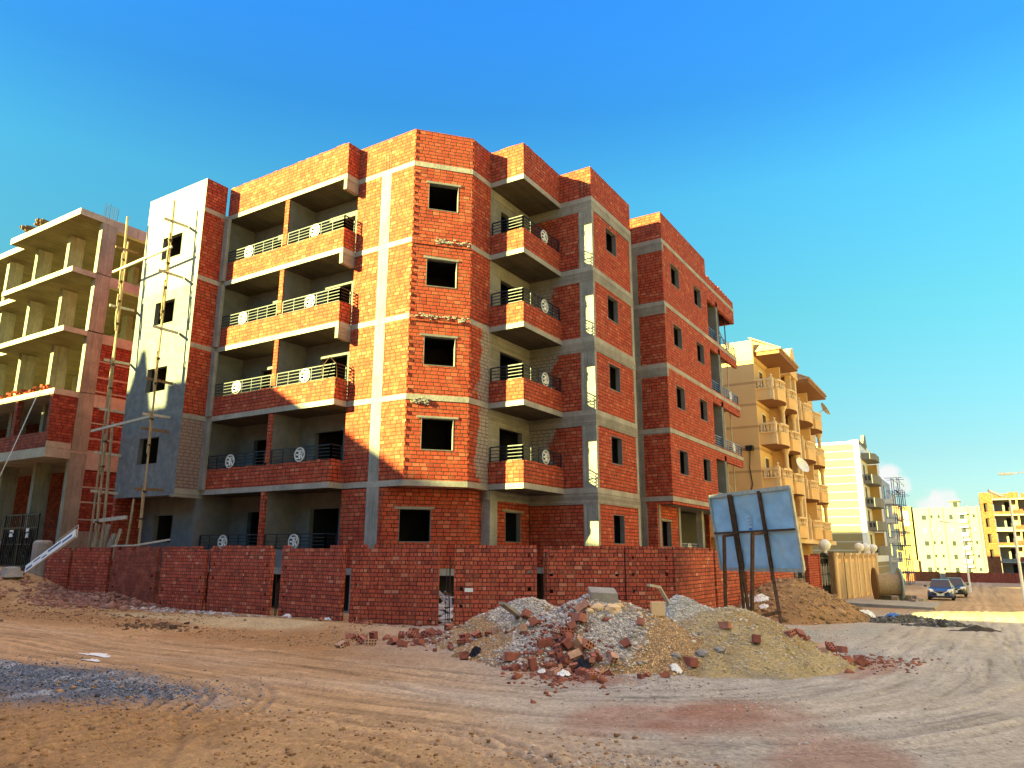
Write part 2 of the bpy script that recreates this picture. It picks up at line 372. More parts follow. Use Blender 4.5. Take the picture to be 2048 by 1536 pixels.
# tower on the left: rendered front, brick side
tw = [(30.78-29.37, 30.78-27.96, a, b, dict(lintel=False)) for a, b in HEADS[1:]]
wallpart('tower_wall', (17.35, 30.78), (17.35, 26.57), 2.17, TOP, M['plaster'], tw)
wallpart('tower_side_wall', (17.35, 26.57), (18.40, 26.57), 5.3, TOP, M['brick_tower'])
wallpart('tower_side_wall', (17.35, 26.57), (18.40, 26.57), 2.17, 5.3, brick_mat('brickwork_washed_tower', slurry=(0, 15, 1.), smear=.4, slurry_col=(.30,.24,.21)))
wallpart('tower_far_wall', (26, 30.78), (17.35, 30.78), -.6, TOP, M['brick'])
wallpart('tower_ground_wall', (18.5, 30.7), (18.5, 26.57), -.6, 2.2, M['inner'], [(1.2, 2.48, .36, 1.48, dict(lintel=False))])
wallpart('recess_side_wall', (18.40, 26.585), (20.1, 26.585), -.6, 14.4, M['inner'])
# balcony recess: back wall with doors, brick pier and dividing wall
rd = []
for k in range(5): rd += [(26.57-25.4, 26.57-24.3, LV[k]+.02, LV[k]+2.15, dict(lintel=False, deep=3.)), (26.57-21.75, 26.57-20.2, LV[k]+.02, LV[k]+2.17, dict(lintel=False, deep=3.))]
wallpart('recess_back_wall', (20.0, 26.57), (20.0, 19.3), -.6, 14.4, M['inner'], rd)
for k in (0,1,2,3,4):
    mb = MB(); z0 = LV[k]; z1 = LV[k+1]-.2
    mb.box(18.62, 20.02, 22.62, 22.82, z0, z1, 0); part(mb, 'dividing_wall', M['inner'])
    mb = MB(); mb.box(18.56 if k else 18.5, 18.615, 22.60, 22.84, z0+(.9 if k else 0), z1); part(mb, 'brick_pier', M['brick'])
# closing walls at the back, never seen but they keep the sky out of the rooms
wallpart('rear_wall', (43., 13.2), (43., 30.78), -.6, 14.4, M['brick'], th=.2)
wallpart('rear_wall', (43., 30.78), (26, 30.78), -.6, TOP, M['brick'], th=.2)

# ---- floor slabs with their balcony plates, one object per floor
OUT = [(17.37,30.77),(17.37,26.558),(18.518,26.558),(18.518,19.288),(19.168,19.288),(19.168,16.435),(20.885,14.938),(22.158,14.938),(22.158,13.408),(25.188,13.408),(25.188,11.968),(29.342,11.968),(29.342,13.61),(30.698,13.61),(30.698,10.988),(42.9,10.988),(42.9,13.2),(42.99,13.2),(42.99,30.77),(26,30.77)]
for k in range(1, 6):
    mb = MB(); mb.prism(OUT, LV[k]-.2, LV[k]); part(mb, 'floor_slab' if k < 5 else 'roof_slab', M['conc'])
    for x0, x1, y0, y1 in ((18.53, 20.0, 19.32, 22.6), (18.53, 20.0, 22.84, 26.55), (22.18, 25.18, 13.43, 14.96)):
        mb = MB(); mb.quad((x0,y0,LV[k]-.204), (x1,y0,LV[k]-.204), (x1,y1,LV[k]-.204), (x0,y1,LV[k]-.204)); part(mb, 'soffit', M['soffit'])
GF = [(18.49,30.7),(18.49,19.31),(19.17,19.31),(19.17,17.3),(19.4,16.9),(21.3,15.2),(22.3,14.94),(25.19,14.94),(25.19,11.97),(29.34,11.97),(29.34,13.61),(30.698,13.61),(30.698,11.74),(42.9,11.74),(42.9,30.7)]
mb = MB(); mb.prism(GF, -.78, -.55); part(mb, 'floor_slab', M['conc'])
mb = MB(); 
for a, b in ((.7, 30.6),):
    mb.wall((19.9, 30.6), (19.9, 17.6), -2.2, -.78, .2); mb.wall((19.9, 17.6), (22.9, 15.6), -2.2, -.78, .2); mb.wall((22.9, 15.6), (42, 15.6), -2.2, -.78, .2)
part(mb, 'basement_wall', M['dark'])
mb = MB()
for x, y in ((18.7, 30.4), (18.7, 26.6), (18.9, 22.7), (19.0, 18.0), (22.4, 15.1), (25.4, 12.2), (29.1, 12.2), (30.9, 12.0), (36.5, 12.0), (42.5, 12.)): mb.box(x-.2, x+.25, y-.15, y+.3, -2.4, -.78)
part(mb, 'footing', M['conc_v'])

# ---- exposed concrete frame
def col(x0, x1, y0, y1, z0, z1, mat='conc_v'):
    mb = MB(); mb.box(x0, x1, y0, y1, z0, z1); return part(mb, 'column', M[mat])
for k in range(5):
    z0, z1 = LV[k], LV[k+1]-.2
    if k: col(19.164, 19.5, 17.56, 18.04, z0, z1)
    col(25.182, 25.36, 11.962, 12.57, z0, z1-.0)
    col(29.1, 29.338, 11.962, 12.2, z0, z1)
    col(18.38, 18.535, 26.3, 26.60, z0, z1) if k else None
    col(30.69, 30.9, 12.25, 13.5, z0, z1, 'conc_v')
col(19.14, 19.75, 17.50, 18.06, -.78, 2.23); col(22.3, 22.8, 14.93, 15.5, -.78, 2.23)
col(30.66, 30.95, 12.2, 13.3, -1.9, 2.1); col(33.35, 33.6, 11.70, 12.0, -1.9, 2.1); col(36.45, 36.75, 11.6, 11.9, -1.9, 2.1)
col(30.85, 31.05, 11.71, 12., -1.9, 2.1)
for k in range(1, 6):                                       # deep edge beams on the street side
    z = LV[k]-.2; mb = MB()
    mb.box(25.175, 25.5, 11.955, 14.96, z-.42, z+.0)
    mb.box(25.502, 29.345, 11.955, 12.2, z-.40, z+.0)
    part(mb, 'beam', M['conc_h'])
    mb = MB(); mb.box(22.18, 25.17, 14.955, 15.1, z-.36, z); part(mb, 'beam', M['conc_h'])
    if k > 1:
        d = .42 if k > 2 else .06
        mb = MB(); mb.box(30.685, 30.9, 10.985, 13.5, z-d, z+.0); part(mb, 'beam', M['conc_h'])
    if k in (3, 4, 5): mb = MB(); mb.box(18.522, 19.165, 19.285, 19.45, z-.45, z); part(mb, 'beam', M['conc_h'])
mb = MB(); mb.box(17.33, 18.6, 26.55, 26.8, 2.1, 2.23); part(mb, 'beam', M['conc_h'])
# ribs of mortar down the parapet where the columns will go on
mb = MB()
for y in (17.62, 17.75, 17.9): mb.box(19.168, 19.2, y-.02, y+.02, 14.55, 15.2)
part(mb, 'starter_bars', M['rust']); mb = MB()
for y in (12.15, 12.3, 12.45): mb.box(25.188, 25.22, y-.02, y+.02, 14.55, 15.3)
part(mb, 'starter_bars', M['rust'])

# ---- parapets: brick upstands on the roof and on the balconies
def upstand(name, pts, z0, z1, mat='brick_top', th=.13, extra=True):
    mb = MB()
    for p, q in zip(pts[:-1], pts[1:]):
        mb.wall(p, q, z0, z1, th)
        if extra:                                          # the odd brick standing proud on the last course
            p2, q2 = Vector(p), Vector(q); d = (q2-p2); L = d.length; d.normalize(); n = Vector((-d.y, d.x)); u = .05
            while u < L-.3:
                if random.random() < .55:
                    c = p2+d*(u+.12)+n*(th/2); hh = random.uniform(.012, .045)
                    mb.obox((c.x, c.y, z1+hh/2), (d.x*.118, d.y*.118, 0), (n.x*(th/2-.012), n.y*(th/2-.012), 0), (0,0,hh/2))
                u += .25
    return part(mb, name, M[mat])
upstand('roof_parapet', [(18.53, 26.57), (18.53, 19.3), (19.3, 19.3)], 14.5, TOP)
upstand('roof_parapet', [(22.17, 15.1), (22.17, 13.42), (25.2, 13.42)], 14.5, TOP)
for k in range(1, 5):
    zt = LV[k]+.80
    o = upstand('balcony_parapet', [(18.53, 26.55), (18.53, 19.3), (19.17, 19.3)], LV[k], zt, 'brick')
    o2 = upstand('balcony_parapet', [(22.17, 14.94), (22.17, 13.42), (25.18, 13.42)], LV[k], zt, 'brick')
upstand('balcony_parapet', [(18.51, 26.55), (18.51, 19.3), (19.17, 19.3)], LV[0], .08, 'inner', extra=False)

# ---- railings, each with its round monogram (mirrored E and R in a ring)
def emblem(mb, c, u, r=.27):
    """c centre, u horizontal axis as read from outside, flat plate work 2 cm thick"""
    c, u = Vector(c), Vector(u).normalized(); w = Vector((0,0,1)); o = u.cross(w).normalized()*.012
    def stroke(a, b, t):
        a = c+u*a[0]*r+w*a[1]*r; b = c+u*b[0]*r+w*b[1]*r; d = (b-a); L = d.length; d.normalize(); nn = o.normalized().cross(d)
        mb.obox((a+b)/2, d*(L/2+t*r*.25), nn*t*r/2, o)
    N = 28
    for k in range(N):
        a0, a1 = 2*math.pi*k/N, 2*math.pi*(k+1)/N; stroke((.93*math.cos(a0), .93*math.sin(a0)), (.93*math.cos(a1), .93*math.sin(a1)), .17)
    T = .19                                                # mirrored E on the left, R on the right, sharing a stem line
    stroke((-.08,.55), (-.08,-.55), T)
    for y in (.52, 0, -.52): stroke((-.62,y), (-.08,y), T)
    stroke((.12,.55), (.12,-.60), T)
    pts = [(.12,.55),(.42,.53),(.56,.40),(.56,.2),(.42,.03),(.12,.0)]
    for a, b in zip(pts[:-1], pts[1:]): stroke(a, b, T)
    stroke((.30,0), (.62,-.58), T)
def railing(runs, z0, z1, emb=None, mat='rail', root=None, bars=5, step=.58):
    mb = MB(); 
    for p, q in runs:
        p, q = Vector(p), Vector(q); d = q-p; L = d.length; n = max(1, round(L/step))
        for i in range(bars):
            z = z0+.05+(z1-z0-.05)*i/(bars-1); r = .024 if i < bars-1 else .04
            mb.bar((p.x,p.y,z), (q.x,q.y,z), r)
        for i in range(n+1):
            c = p+d*i/n; w = .045 if i in (0, n) else .028
            mb.box(c.x-w/2, c.x+w/2, c.y-w/2, c.y+w/2, z0, z1)
    rl = part(mb, 'railing', M[mat], root=root)
    if emb:
        m2 = MB(); emblem(m2, *emb); e = m2.build('emblem', M['white']); e.parent = rl
    return rl
for k in range(5):
    z0 = LV[k]+(.80 if k else .62); z1 = z0+.56
    fx = 18.60
    railing([((fx, 26.4), (fx, 22.9))], z0, z1, ((fx-.035, 24.95, z0+.29), (0,-1,0)))
    railing([((fx, 22.54), (fx, 19.37)), ((fx, 19.37), (19.14, 19.37))], z0, z1, ((fx-.035, 20.95, z0+.29), (0,-1,0)))
    if k: railing([((22.24, 14.9), (22.24, 13.49)), ((22.24, 13.49), (25.12, 13.49))], z0, z1, ((23.86, 13.49-.035, z0+.29), (1,0,0)))

# ---- street wing's right-hand end: loggias with slim piers and props
for k in range(1, 5):
    zt = LV[k]+.07; zh = LV[k+1]-.95 if k == 4 else LV[k+1]-.62
    zb = LV[k]-.62 if k > 1 else 2.1
    mb = MB(); mb.wall((37.5, 11.0), (42.85, 11.0), zb, zt, .16); part(mb, 'balcony_parapet', M['brick'])
    mb = MB(); mb.wall((39.05, 11.0), (39.4, 11.0), zt, zh+.3, 1.2); part(mb, 'brick_pier', M['inner'])
    railing([((37.6, 11.08), (39.02, 11.08)), ((39.45, 11.08), (42.8, 11.08)), ((42.8, 11.08), (42.8, 13.1))], zt, zt+.56, ((41.2, 11.045, zt+.30), (1,0,0)), mat='rail_light')
    pm = M['rail_light' if k == 4 else 'plank']
    for x, y in ((40.9, 11.4), (42.55, 11.5), (42.6, 12.9)): mb = MB(); mb.tube([(x,y,LV[k]), (x,y,LV[k+1]-.3)], .035, 6); part(mb, 'prop', pm)
    if k in (1, 4): mb = MB(); mb.tube([(40.9,11.4,LV[k]+1.3), (42.55,11.5,LV[k]+.8)], .035, 6); part(mb, 'brace', pm)
    if k < 4:
        mb = MB(); mb.wall((37.6, 12.4), (39.3, 12.4), LV[k], LV[k+1]-.2, .1); part(mb, 'loggia_wall', M['inner'])
    mb = MB(); mb.wall((37.52, 11.2), (37.52, 13.2), LV[k], LV[k+1]-.2, .1); part(mb, 'loggia_wall', M['inner'])
mb = MB(); mb.wall((37.5, 11.0), (42.85, 11.0), 13.56, 14.93, .16)
for i in range(9): mb.box(38+i*.5, 38.25+i*.5, 11.02, 11.14, 14.93, 14.93+random.uniform(.03, .14))
part(mb, 'roof_parapet', M['brick'])
mb = MB(); mb.wall((42.85, 11.0), (42.85, 13.2), 13.56, 14.93, .16); part(mb, 'roof_parapet', M['brick'])
railing([((33.65, 11.82), (36.4, 11.82))], -.05, .45, ((34.9, 11.785, .2), (1,0,0)), mat='rail_light')
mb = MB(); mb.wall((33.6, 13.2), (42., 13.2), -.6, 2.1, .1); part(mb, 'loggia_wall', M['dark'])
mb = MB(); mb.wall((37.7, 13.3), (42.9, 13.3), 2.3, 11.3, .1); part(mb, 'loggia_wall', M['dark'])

for k in (3, 4):                                           # two storeys of the chamfer are bricked over the slab edge
    mb = MB(); p_, q_ = C1-CN*.022+CE*.01, C2-CN*.022-CE*.01; mb.wall(p_, q_, LV[k]-.26, LV[k]+.06, .02); part(mb, 'slab_facing', M['brick'])
# crumbling mortar seam below two of the chamfer slabs
mb = MB()
for zc, s0, s1 in ((11.33, .9, 2.2), (8.36, .1, 2.2), (5.2, .2, .8)):
    for i in range(70):
        s = random.uniform(s0, s1); q = C1+CE*s-CN*random.uniform(.01, .05); r = random.uniform(.015, .045)
        mb.obox((q.x, q.y, zc+random.gauss(0, .05)), (CE.x*r, CE.y*r, random.uniform(-.01,.01)), (CN.x*r*.6, CN.y*r*.6, 0), (0,0,r*.6))
part(mb, 'broken_mortar', M['conc'])
# pipe offcut and hose on the balconies
mb = MB(); mb.tube([(18.4, 19.9, 6.35), (18.35, 19.75, 6.75), (18.45, 19.55, 7.05), (18.6, 19.35, 6.8), (18.62, 19.3, 6.2), (18.55, 19.28, 5.85)], .018, 6); part(mb, 'hose', M['rust'])
# ------------------------------------------------------------------ ground heights (eye of the photographer is z=0)
def vnoise(x, y, seed=0):
    x = np.asarray(x, float); y = np.asarray(y, float); xi = np.floor(x).astype(np.int64); yi = np.floor(y).astype(np.int64); fx = x-xi; fy = y-yi
    fx = fx*fx*(3-2*fx); fy = fy*fy*(3-2*fy)
    def h(a, b):
        n = (a*374761393+b*668265263+seed*982451653) & 0x7fffffff; n = ((n ^ (n >> 13))*1274126177) & 0x7fffffff; n = (n ^ (n >> 16)) & 0xffff
        return n/65535.
    return (h(xi,yi)*(1-fx)+h(xi+1,yi)*fx)*(1-fy)+(h(xi,yi+1)*(1-fx)+h(xi+1,yi+1)*fx)*fy
def fbm(x, y, seed=0, o=4, g=.5):
    s = 0; a = 1; t = 0
    for i in range(o): s = s+a*vnoise(np.asarray(x)*2**i+17.3*i, np.asarray(y)*2**i-9.1*i, seed+i); t += a; a *= g
    return s/t-.5
def sst(x, a, b):
    t = np.clip((x-a)/(b-a), 0, 1); return t*t*(3-2*t)
RX = [-400, -50, 0, 10, 16, 33, 64, 130, 250, 900, 4000]; RZ = [-1.3, -1.6, -1.7, -1.8, -1.92, -2.4, -3.3, -4.5, -6.3, -8, -8]
def base_z(x, y):
    z = np.interp(x, RX, RZ)
    m = np.exp(-(((x-14.6)/3.0)**2+((y-35.2)/4.6)**2)**1.15)*1.32*sst(x, 6, 12)     # bank of dirt in front of the gate
    z = z+m
    z = z+.16*np.exp(-(((x-13.9)/1.0)**2+((y-14)/5.)**2))                              # low spoil along the fence
    return z
def road(x, y):                                        # distance across / angle along the track that rounds the corner
    dx = np.maximum(0, 16-x); dy = np.maximum(0, 9-y)
    return np.cbrt(dx**3+dy**3)+5.1, np.arctan2(-(y-9), -(x-16))*1.5
def track(x, y):                                       # ruts: arcs round the corner and loops out of the sand
    r, a = road(x, y)
    h = 0
    for rc, w, d in ((12.15,.08,.02),(12.42,.06,.016),(12.75,.10,.028),(13.1,.05,.018),(13.35,.07,.022),(13.62,.05,.016),(13.9,.10,.03),(14.2,.05,.02),(14.5,.08,.026),(14.85,.06,.02),(15.1,.10,.02),(11.5,.1,.02)):
        rr = r-rc-.2*np.sin(a*1.3+rc*3)-.35*fbm(x*.35, y*.35, int(rc*7), 2); k = np.clip(.5+2.2*fbm(x*.45+rc, y*.45, int(rc*11), 2), 0, 1)*.95
        h = h-k*(d*np.exp(-(rr/w)**2)-d*.45*np.exp(-((np.abs(rr)-w*2.)/w)**2))
    for cx, cy, rc, w, d in ((3.2, 5.2, 3.35, .06, .034), (3.2, 5.2, 3.16, .05, .03), (3.2, 5.2, 2.2, .06, .03), (1.0, 9.4, 4.6, .06, .034), (1.0, 9.4, 4.38, .05, .03), (1., 9.4, 3.4, .05, .03), (4.2, 2.2, 2.6, .05, .016), (-.4, 8.4, 4.4, .055, .022), (-.4, 8.4, 4.2, .05, .02)):
        rr = np.hypot(x-cx, y-cy)-rc-.25*fbm(x*.5, y*.5, int(rc*9), 2); k = np.clip(.45+2.*fbm(x*.6+rc, y*.6, int(rc*13), 2), 0, 1)*1.1
        h = h-k*(d*np.exp(-(rr/w)**2)-d*.5*np.exp(-((np.abs(rr)-w*1.9)/w)**2))
    for rc, w, d in ((2.98, .055, .035), (2.82, .05, .03), (2.45, .055, .033), (2.30, .05, .03), (3.7, .05, .02), (3.55, .05, .02)):   # one lorry's curve out of the sand
        rr = np.hypot(x-4.0, y-10.3)-rc; k = sst(y, 6.2, 7.2)*(1-sst(y, 9.4, 10.2))*sst(x, 2.5, 3.6)
        h = h-k*(d*np.exp(-(rr/w)**2)-d*.5*np.exp(-((np.abs(rr)-w*1.9)/w)**2))
    return h
def loose(x, y):                                       # 1 where the sand is loose, 0 on the driven track
    r = road(x, y)[0]+1.2*fbm(x*.5, y*.5, 5, 3)
    near = sst(r, 14.3, 15.1)*sst(y-.45*x, -2.2, .2); inner = 1-sst(r, 11.3, 12.3)
    return np.clip(np.maximum(near, inner*(1-sst(x, 18, 24))), 0, 1)
def ground_z(x, y):
    x = np.asarray(x, float); y = np.asarray(y, float); d = np.hypot(x, y); lo = loose(x, y); fade = 1-sst(d, 30, 70)
    z = base_z(x, y)+fbm(x*.22, y*.22, 3, 3)*.16*fade
    z = z+fade*(lo*(fbm(x*1.7, y*1.7, 8, 3)*.025+np.minimum(0, fbm(x*5.3, y*5.3, 12, 3)+.05)*.13+fbm(x*13, y*13, 14, 3)*.030)+(1-lo)*(fbm(x*1.3, y*1.3, 9, 4)*.03+fbm(x*12, y*12, 15, 3)*.008))
    z = z+track(x, y)*fade*(.35+.65*np.clip(1-inner_m(x, y), 0, 1))
    return z
def inner_m(x, y): return 1-sst(road(x, y)[0], 11., 12.)
def gz(x, y): return float(ground_z(np.array([x]), np.array([y]))[0])

def ground_color(x, y):
    (r, a), n = road(x, y), x.shape
    def C(c): return np.array(c)[None,:]
    def mixc(c, k, t): return c*(1-t[:,None])+C(k)*t[:,None]
    c = np.tile(np.array([[.37,.215,.105]]), (len(x), 1))
    c = mixc(c, (.52,.33,.17), sst(fbm(x*.35, y*.35, 21, 4), -.1, .2)*.6)
    c = mixc(c, (.36,.185,.08), sst(fbm(x*.9, y*.9, 25, 4), .05, .25)*.55*loose(x, y))
    right = sst(x*.85-y*.75+1.5*fbm(x*.4, y*.4, 31, 3), .6, 5.2)               # greyer, stonier track to the right
    trk = (1-sst(np.abs(r-13.4)+.8*fbm(x*.6, y*.6, 33, 3), 1.6, 2.6))
    c = mixc(c, (.52,.34,.20), trk*.55*(1-right))
    c = mixc(c, (.43,.385,.345), np.clip(right*.85+trk*right*.2, 0, 1)*(1-sst(x, 30, 45)*.7))
    st = fbm(r*5.5+.6*fbm(x*.4, y*.4, 40, 2), a*3., 41, 3); c = c*(1+.5*st*np.clip(trk+.25, 0, 1))[:,None]; st = fbm(r*16, a*4., 43, 2); c = c*(1-.34*sst(st, .12, .3)*trk)[:,None]
    c = mixc(c, (.56,.47,.38), .5*np.exp(-((r-13.2+.5*fbm(x*.3, y*.3, 46, 2))/.42)**2)*sst(a, -.2, .5)*(1-sst(a, 1.3, 1.8)))                 # wheel streaks along the track
    c = mixc(c, (.47,.40,.34), sst(fbm(r*1.6, a*2.2, 44, 3), .06, .2)*.5*trk*np.clip(right+.3, 0, 1))
    tr = track(x, y); c = c*(1+np.clip(tr*9, -.30, .14))[:,None]
    for cx, cy, sx, sy, k in ((8.9, 2.6, 1.4, .8, .75), (8.3, 3.6, 1.1, .75, .55), (10.5, 5.3, .6, 1.0, .7), (7.6, 1.3, .9, .6, .5), (14.6, 1.9, 1.6, .5, .5), (12.2, 3.9, .5, .5, .4)):   # brick dust ground into the track
        q = ((x-cx)/sx)**2+((y-cy)/sy)**2+1.6*fbm(x*1.3, y*1.3, 51, 4); c = mixc(c, (.30,.125,.085), k*(1-sst(q, .2, 1.5)))
    q = ((x-13.6)/1.25)**2+((y-18.5)/5.2)**2+1.2*fbm(x*.8, y*.8, 55, 4); c = mixc(c, (.52,.42,.25), .8*(1-sst(q, .4, 1.2)))      # pale screenings by the fence
    q = np.hypot((x-5.3)*.85+(y-12.6)*.14, ((y-12.6)*.26))+.75*fbm(x*.9, y*.9, 57, 4); k = 1-sst(q, .55, 1.35)             # blue-grey crushed stone on the left
    c = mixc(c, (.12,.145,.20), .92*k); c = mixc(c, (.36,.37,.40), .9*k*sst(fbm(x*2.6, y*2.6, 59, 3), .08, .16))
    for cx, cy, sx, sy in ((20.5, 4.6, 3.2, 1.1), (24, 3.2, 3, .8), (16.4, 2.6, 1.6, .8)):                                       # grey gravel washed out of the heaps
        q = ((x-cx)/sx)**2+((y-cy)/sy)**2+1.5*fbm(x*1.1, y*1.1, 61, 4); c = mixc(c, (.36,.36,.35), .75*(1-sst(q, .3, 1.3)))
    g = fbm(x*14, y*14, 71, 2); c = c*(1+.22*g)[:,None]*np.array([[1.08,1.12,1.11]])
    return np.clip(c, .01, .9)

def color_attr(me, c):
    at = me.color_attributes.new('Col', 'FLOAT_COLOR', 'POINT'); d = np.ones((len(c), 4), np.float32); d[:,:3] = c; at.data.foreach_set('color', d.ravel())
def grid_mesh(name, X, Y, Z, mat, col, closed=False):
    n, m = X.shape; co = np.stack([X, Y, Z], -1).reshape(-1, 3).astype(np.float32)
    i = np.arange(n-1)[:,None]; j = np.arange(m if closed else m-1)[None,:]; j2 = (j+1) % m
    f = np.stack([i*m+j, i*m+j2, (i+1)*m+j2, (i+1)*m+j], -1).reshape(-1, 4).astype(np.int32)
    me = bpy.data.meshes.new(name); me.vertices.add(len(co)); me.vertices.foreach_set('co', co.ravel())
    me.loops.add(f.size); me.loops.foreach_set('vertex_index', f.ravel()); me.polygons.add(len(f))
    me.polygons.foreach_set('loop_start', np.arange(0, f.size, 4, dtype=np.int32)); me.polygons.foreach_set('use_smooth', np.ones(len(f), bool))
    me.materials.append(mat); me.update(); me.validate()
    color_attr(me, col(co[:,0].astype(float), co[:,1].astype(float)) if callable(col) else col)
    o = bpy.data.objects.new(name, me); COL.objects.link(o); return o

def earth_mat(name, bump=.7, stones=True, grain=1.):
    t = NT(name); a = t.n('ShaderNodeVertexColor', layer_name='Col').outputs[0]
    n1 = t.noise(2.2, 6, .65); n2 = t.noise(19, 8, .72); n3 = t.noise(120, 4, .65)
    c = t.mix(.55, a, t.ramp(n1, [(.3,.72),(.7,1.22)]), 'MULTIPLY'); c = t.mix(.75, c, t.ramp(n2, [(.32,.52),(.66,1.3)]), 'MULTIPLY'); c = t.mix(.6, c, t.ramp(n3, [(.3,.62),(.7,1.3)]), 'MULTIPLY')
    h = t.m('ADD', t.m('MULTIPLY', n2, 1.3), t.m('MULTIPLY', n3, .5))
    bl = t.m('MULTIPLY', ss(t, t.noise(7.5, 6, .7), .56, .68), ss(t, t.noise(1.1, 3), .42, .60)); c = t.mix(t.m('MULTIPLY', bl, .55), c, t.mix(1., c, (.42,.36,.30), 'MULTIPLY')); h = t.m('SUBTRACT', h, t.m('MULTIPLY', bl, .5))  # dark blotches: clod shade and moist soil, both put into the colour
    if stones:
        v = t.n('ShaderNodeTexVoronoi', feature='F1'); v.inputs['Scale'].default_value = 42; t.put(v.inputs['Vector'], t.pos())
        sp = t.m('MULTIPLY', t.m('LESS_THAN', v.outputs['Distance'], .24), t.m('GREATER_THAN', t.sep(v.outputs['Color'])[0], .93))
        c = t.mix(t.m('MULTIPLY', sp, .75), c, t.ramp(t.sep(v.outputs['Color'])[1], [(0,(.16,.09,.06)),(.35,(.40,.34,.28)),(1,(.60,.56,.50))])); h = t.m('ADD', h, t.m('MULTIPLY', sp, .5))
    t.col(c); t.bump(h, bump, .045*grain); t.b.inputs['Roughness'].default_value = .97; t.b.inputs['Specular IOR Level'].default_value = .1
    return t.mat
def gravel_mat(name):
    t = NT(name); a = t.n('ShaderNodeVertexColor', layer_name='Col').outputs[0]
    v = t.n('ShaderNodeTexVoronoi', feature='F1'); v.inputs['Scale'].default_value = 34; t.put(v.inputs['Vector'], t.pos())
    e = t.n('ShaderNodeTexVoronoi', feature='DISTANCE_TO_EDGE'); e.inputs['Scale'].default_value = 34; t.put(e.inputs['Vector'], t.pos())
    ed = ss(t, e.outputs['Distance'], .0, .22); r = t.sep(v.outputs['Color'])
    c = t.mix(.8, a, t.ramp(r[0], [(0,.55),(.5,1.),(1,1.6)]), 'MULTIPLY'); c = t.mix(t.m('MULTIPLY', t.m('SUBTRACT', 1., ed), .6), c, (.06,.045,.035))
    c = t.mix(.45, c, t.ramp(t.noise(9, 5), [(.3,.7),(.7,1.25)]), 'MULTIPLY')
    t.col(c); t.bump(t.m('ADD', t.m('MULTIPLY', ed, r[1]), t.m('MULTIPLY', t.noise(12, 5), 1.2)), .9, .04); return t.mat
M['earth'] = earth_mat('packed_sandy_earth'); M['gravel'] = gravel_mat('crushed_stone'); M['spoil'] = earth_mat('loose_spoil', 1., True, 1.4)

# fan of rings centred under the photographer: fine where one looks, coarse behind, reaching the horizon
th = np.radians(np.concatenate([np.arange(-12, 78, .14), np.arange(80, 346, 4.)]))
rad = [.6]
while rad[-1] < 60: rad.append(rad[-1]*1.0056+.0015)
while rad[-1] < 3500: rad.append(rad[-1]*1.12)
rad = np.array(rad); R_, T_ = np.meshgrid(rad, th, indexing='ij'); X_, Y_ = R_*np.cos(T_), R_*np.sin(T_)
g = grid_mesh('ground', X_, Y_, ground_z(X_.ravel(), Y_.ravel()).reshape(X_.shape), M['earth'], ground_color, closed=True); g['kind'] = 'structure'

# ------------------------------------------------------------------ heaps of building material
HEAPS = []
def heap_h(x, y, peaks, seed):
    h = np.full(np.shape(x), -9.)
    for cx, cy, rx, ry, rot, H in peaks:
        c, s = math.cos(rot), math.sin(rot); u = ((x-cx)*c+(y-cy)*s)/rx; v = (-(x-cx)*s+(y-cy)*c)/ry
        a = np.arctan2(v, u); q = np.hypot(u, v)*(1+.20*fbm(np.cos(a)*1.4+5, np.sin(a)*1.4+5, seed, 3)*2)
        h = np.maximum(h, H*(1.04-np.sqrt(q*q+.05))) if False else np.log(np.exp(9*h)+np.exp(9*H*(1.10-np.sqrt(q*q+.03))))/9
    return h+.16*fbm(x*1.6, y*1.6, seed+3, 4)+.07*fbm(x*6, y*6, seed+7, 3)
def heap(name, label, cat, peaks, seed, mat, colf, ext, res=.05):
    x0, x1, y0, y1 = ext; xs = np.arange(x0, x1, res); ys = np.arange(y0, y1, res); X, Y = np.meshgrid(xs, ys, indexing='ij')
    h = heap_h(X, Y, peaks, seed); zb = base_z(X, Y); Z = zb+np.maximum(h, -.25)
    keep = h > -.16
    o = grid_mesh(name, X, Y, Z, mat, colf)
    import bmesh
    bm = bmesh.new(); bm.from_mesh(o.data); bm.verts.ensure_lookup_table(); k = keep.ravel()
    bmesh.ops.delete(bm, geom=[f for f in bm.faces if not any(k[v.index] for v in f.verts)], context='FACES'); bm.to_mesh(o.data); bm.free()
    HEAPS.append((peaks, seed)); tag(o, label, cat); return o
def surf_v(x, y):                                      # top of ground and heaps
    x = np.asarray(x, float); y = np.asarray(y, float); z = ground_z(x, y); b = base_z(x, y)
    for p, s in HEAPS: z = np.maximum(z, b+heap_h(x, y, p, s))
    return z
def surf(x, y): return float(surf_v([x], [y])[0])
def cA(x, y):
    c = np.tile(np.array([[.54,.35,.17]]), (len(x), 1)); n = fbm(x*.75+2, y*.75, 81, 4)
    t = sst(n+.25*sst(np.hypot(x-13.3, y-7.2), 1.6, .3), .05, .2); c = c*(1-t[:,None])+np.array([[.60,.56,.50]])*t[:,None]
    t = sst(fbm(x*1.1, y*1.1+4, 85, 3), .06, .2)*.8; c = c*(1-t[:,None])+np.array([[.34,.19,.085]])*t[:,None]
    return c*(1+.35*fbm(x*9, y*9, 86, 3))[:,None]
def cB(x, y): return np.tile(np.array([[.58,.57,.56]]), (len(x), 1))*(1+.4*fbm(x*3, y*3, 91, 3))[:,None]
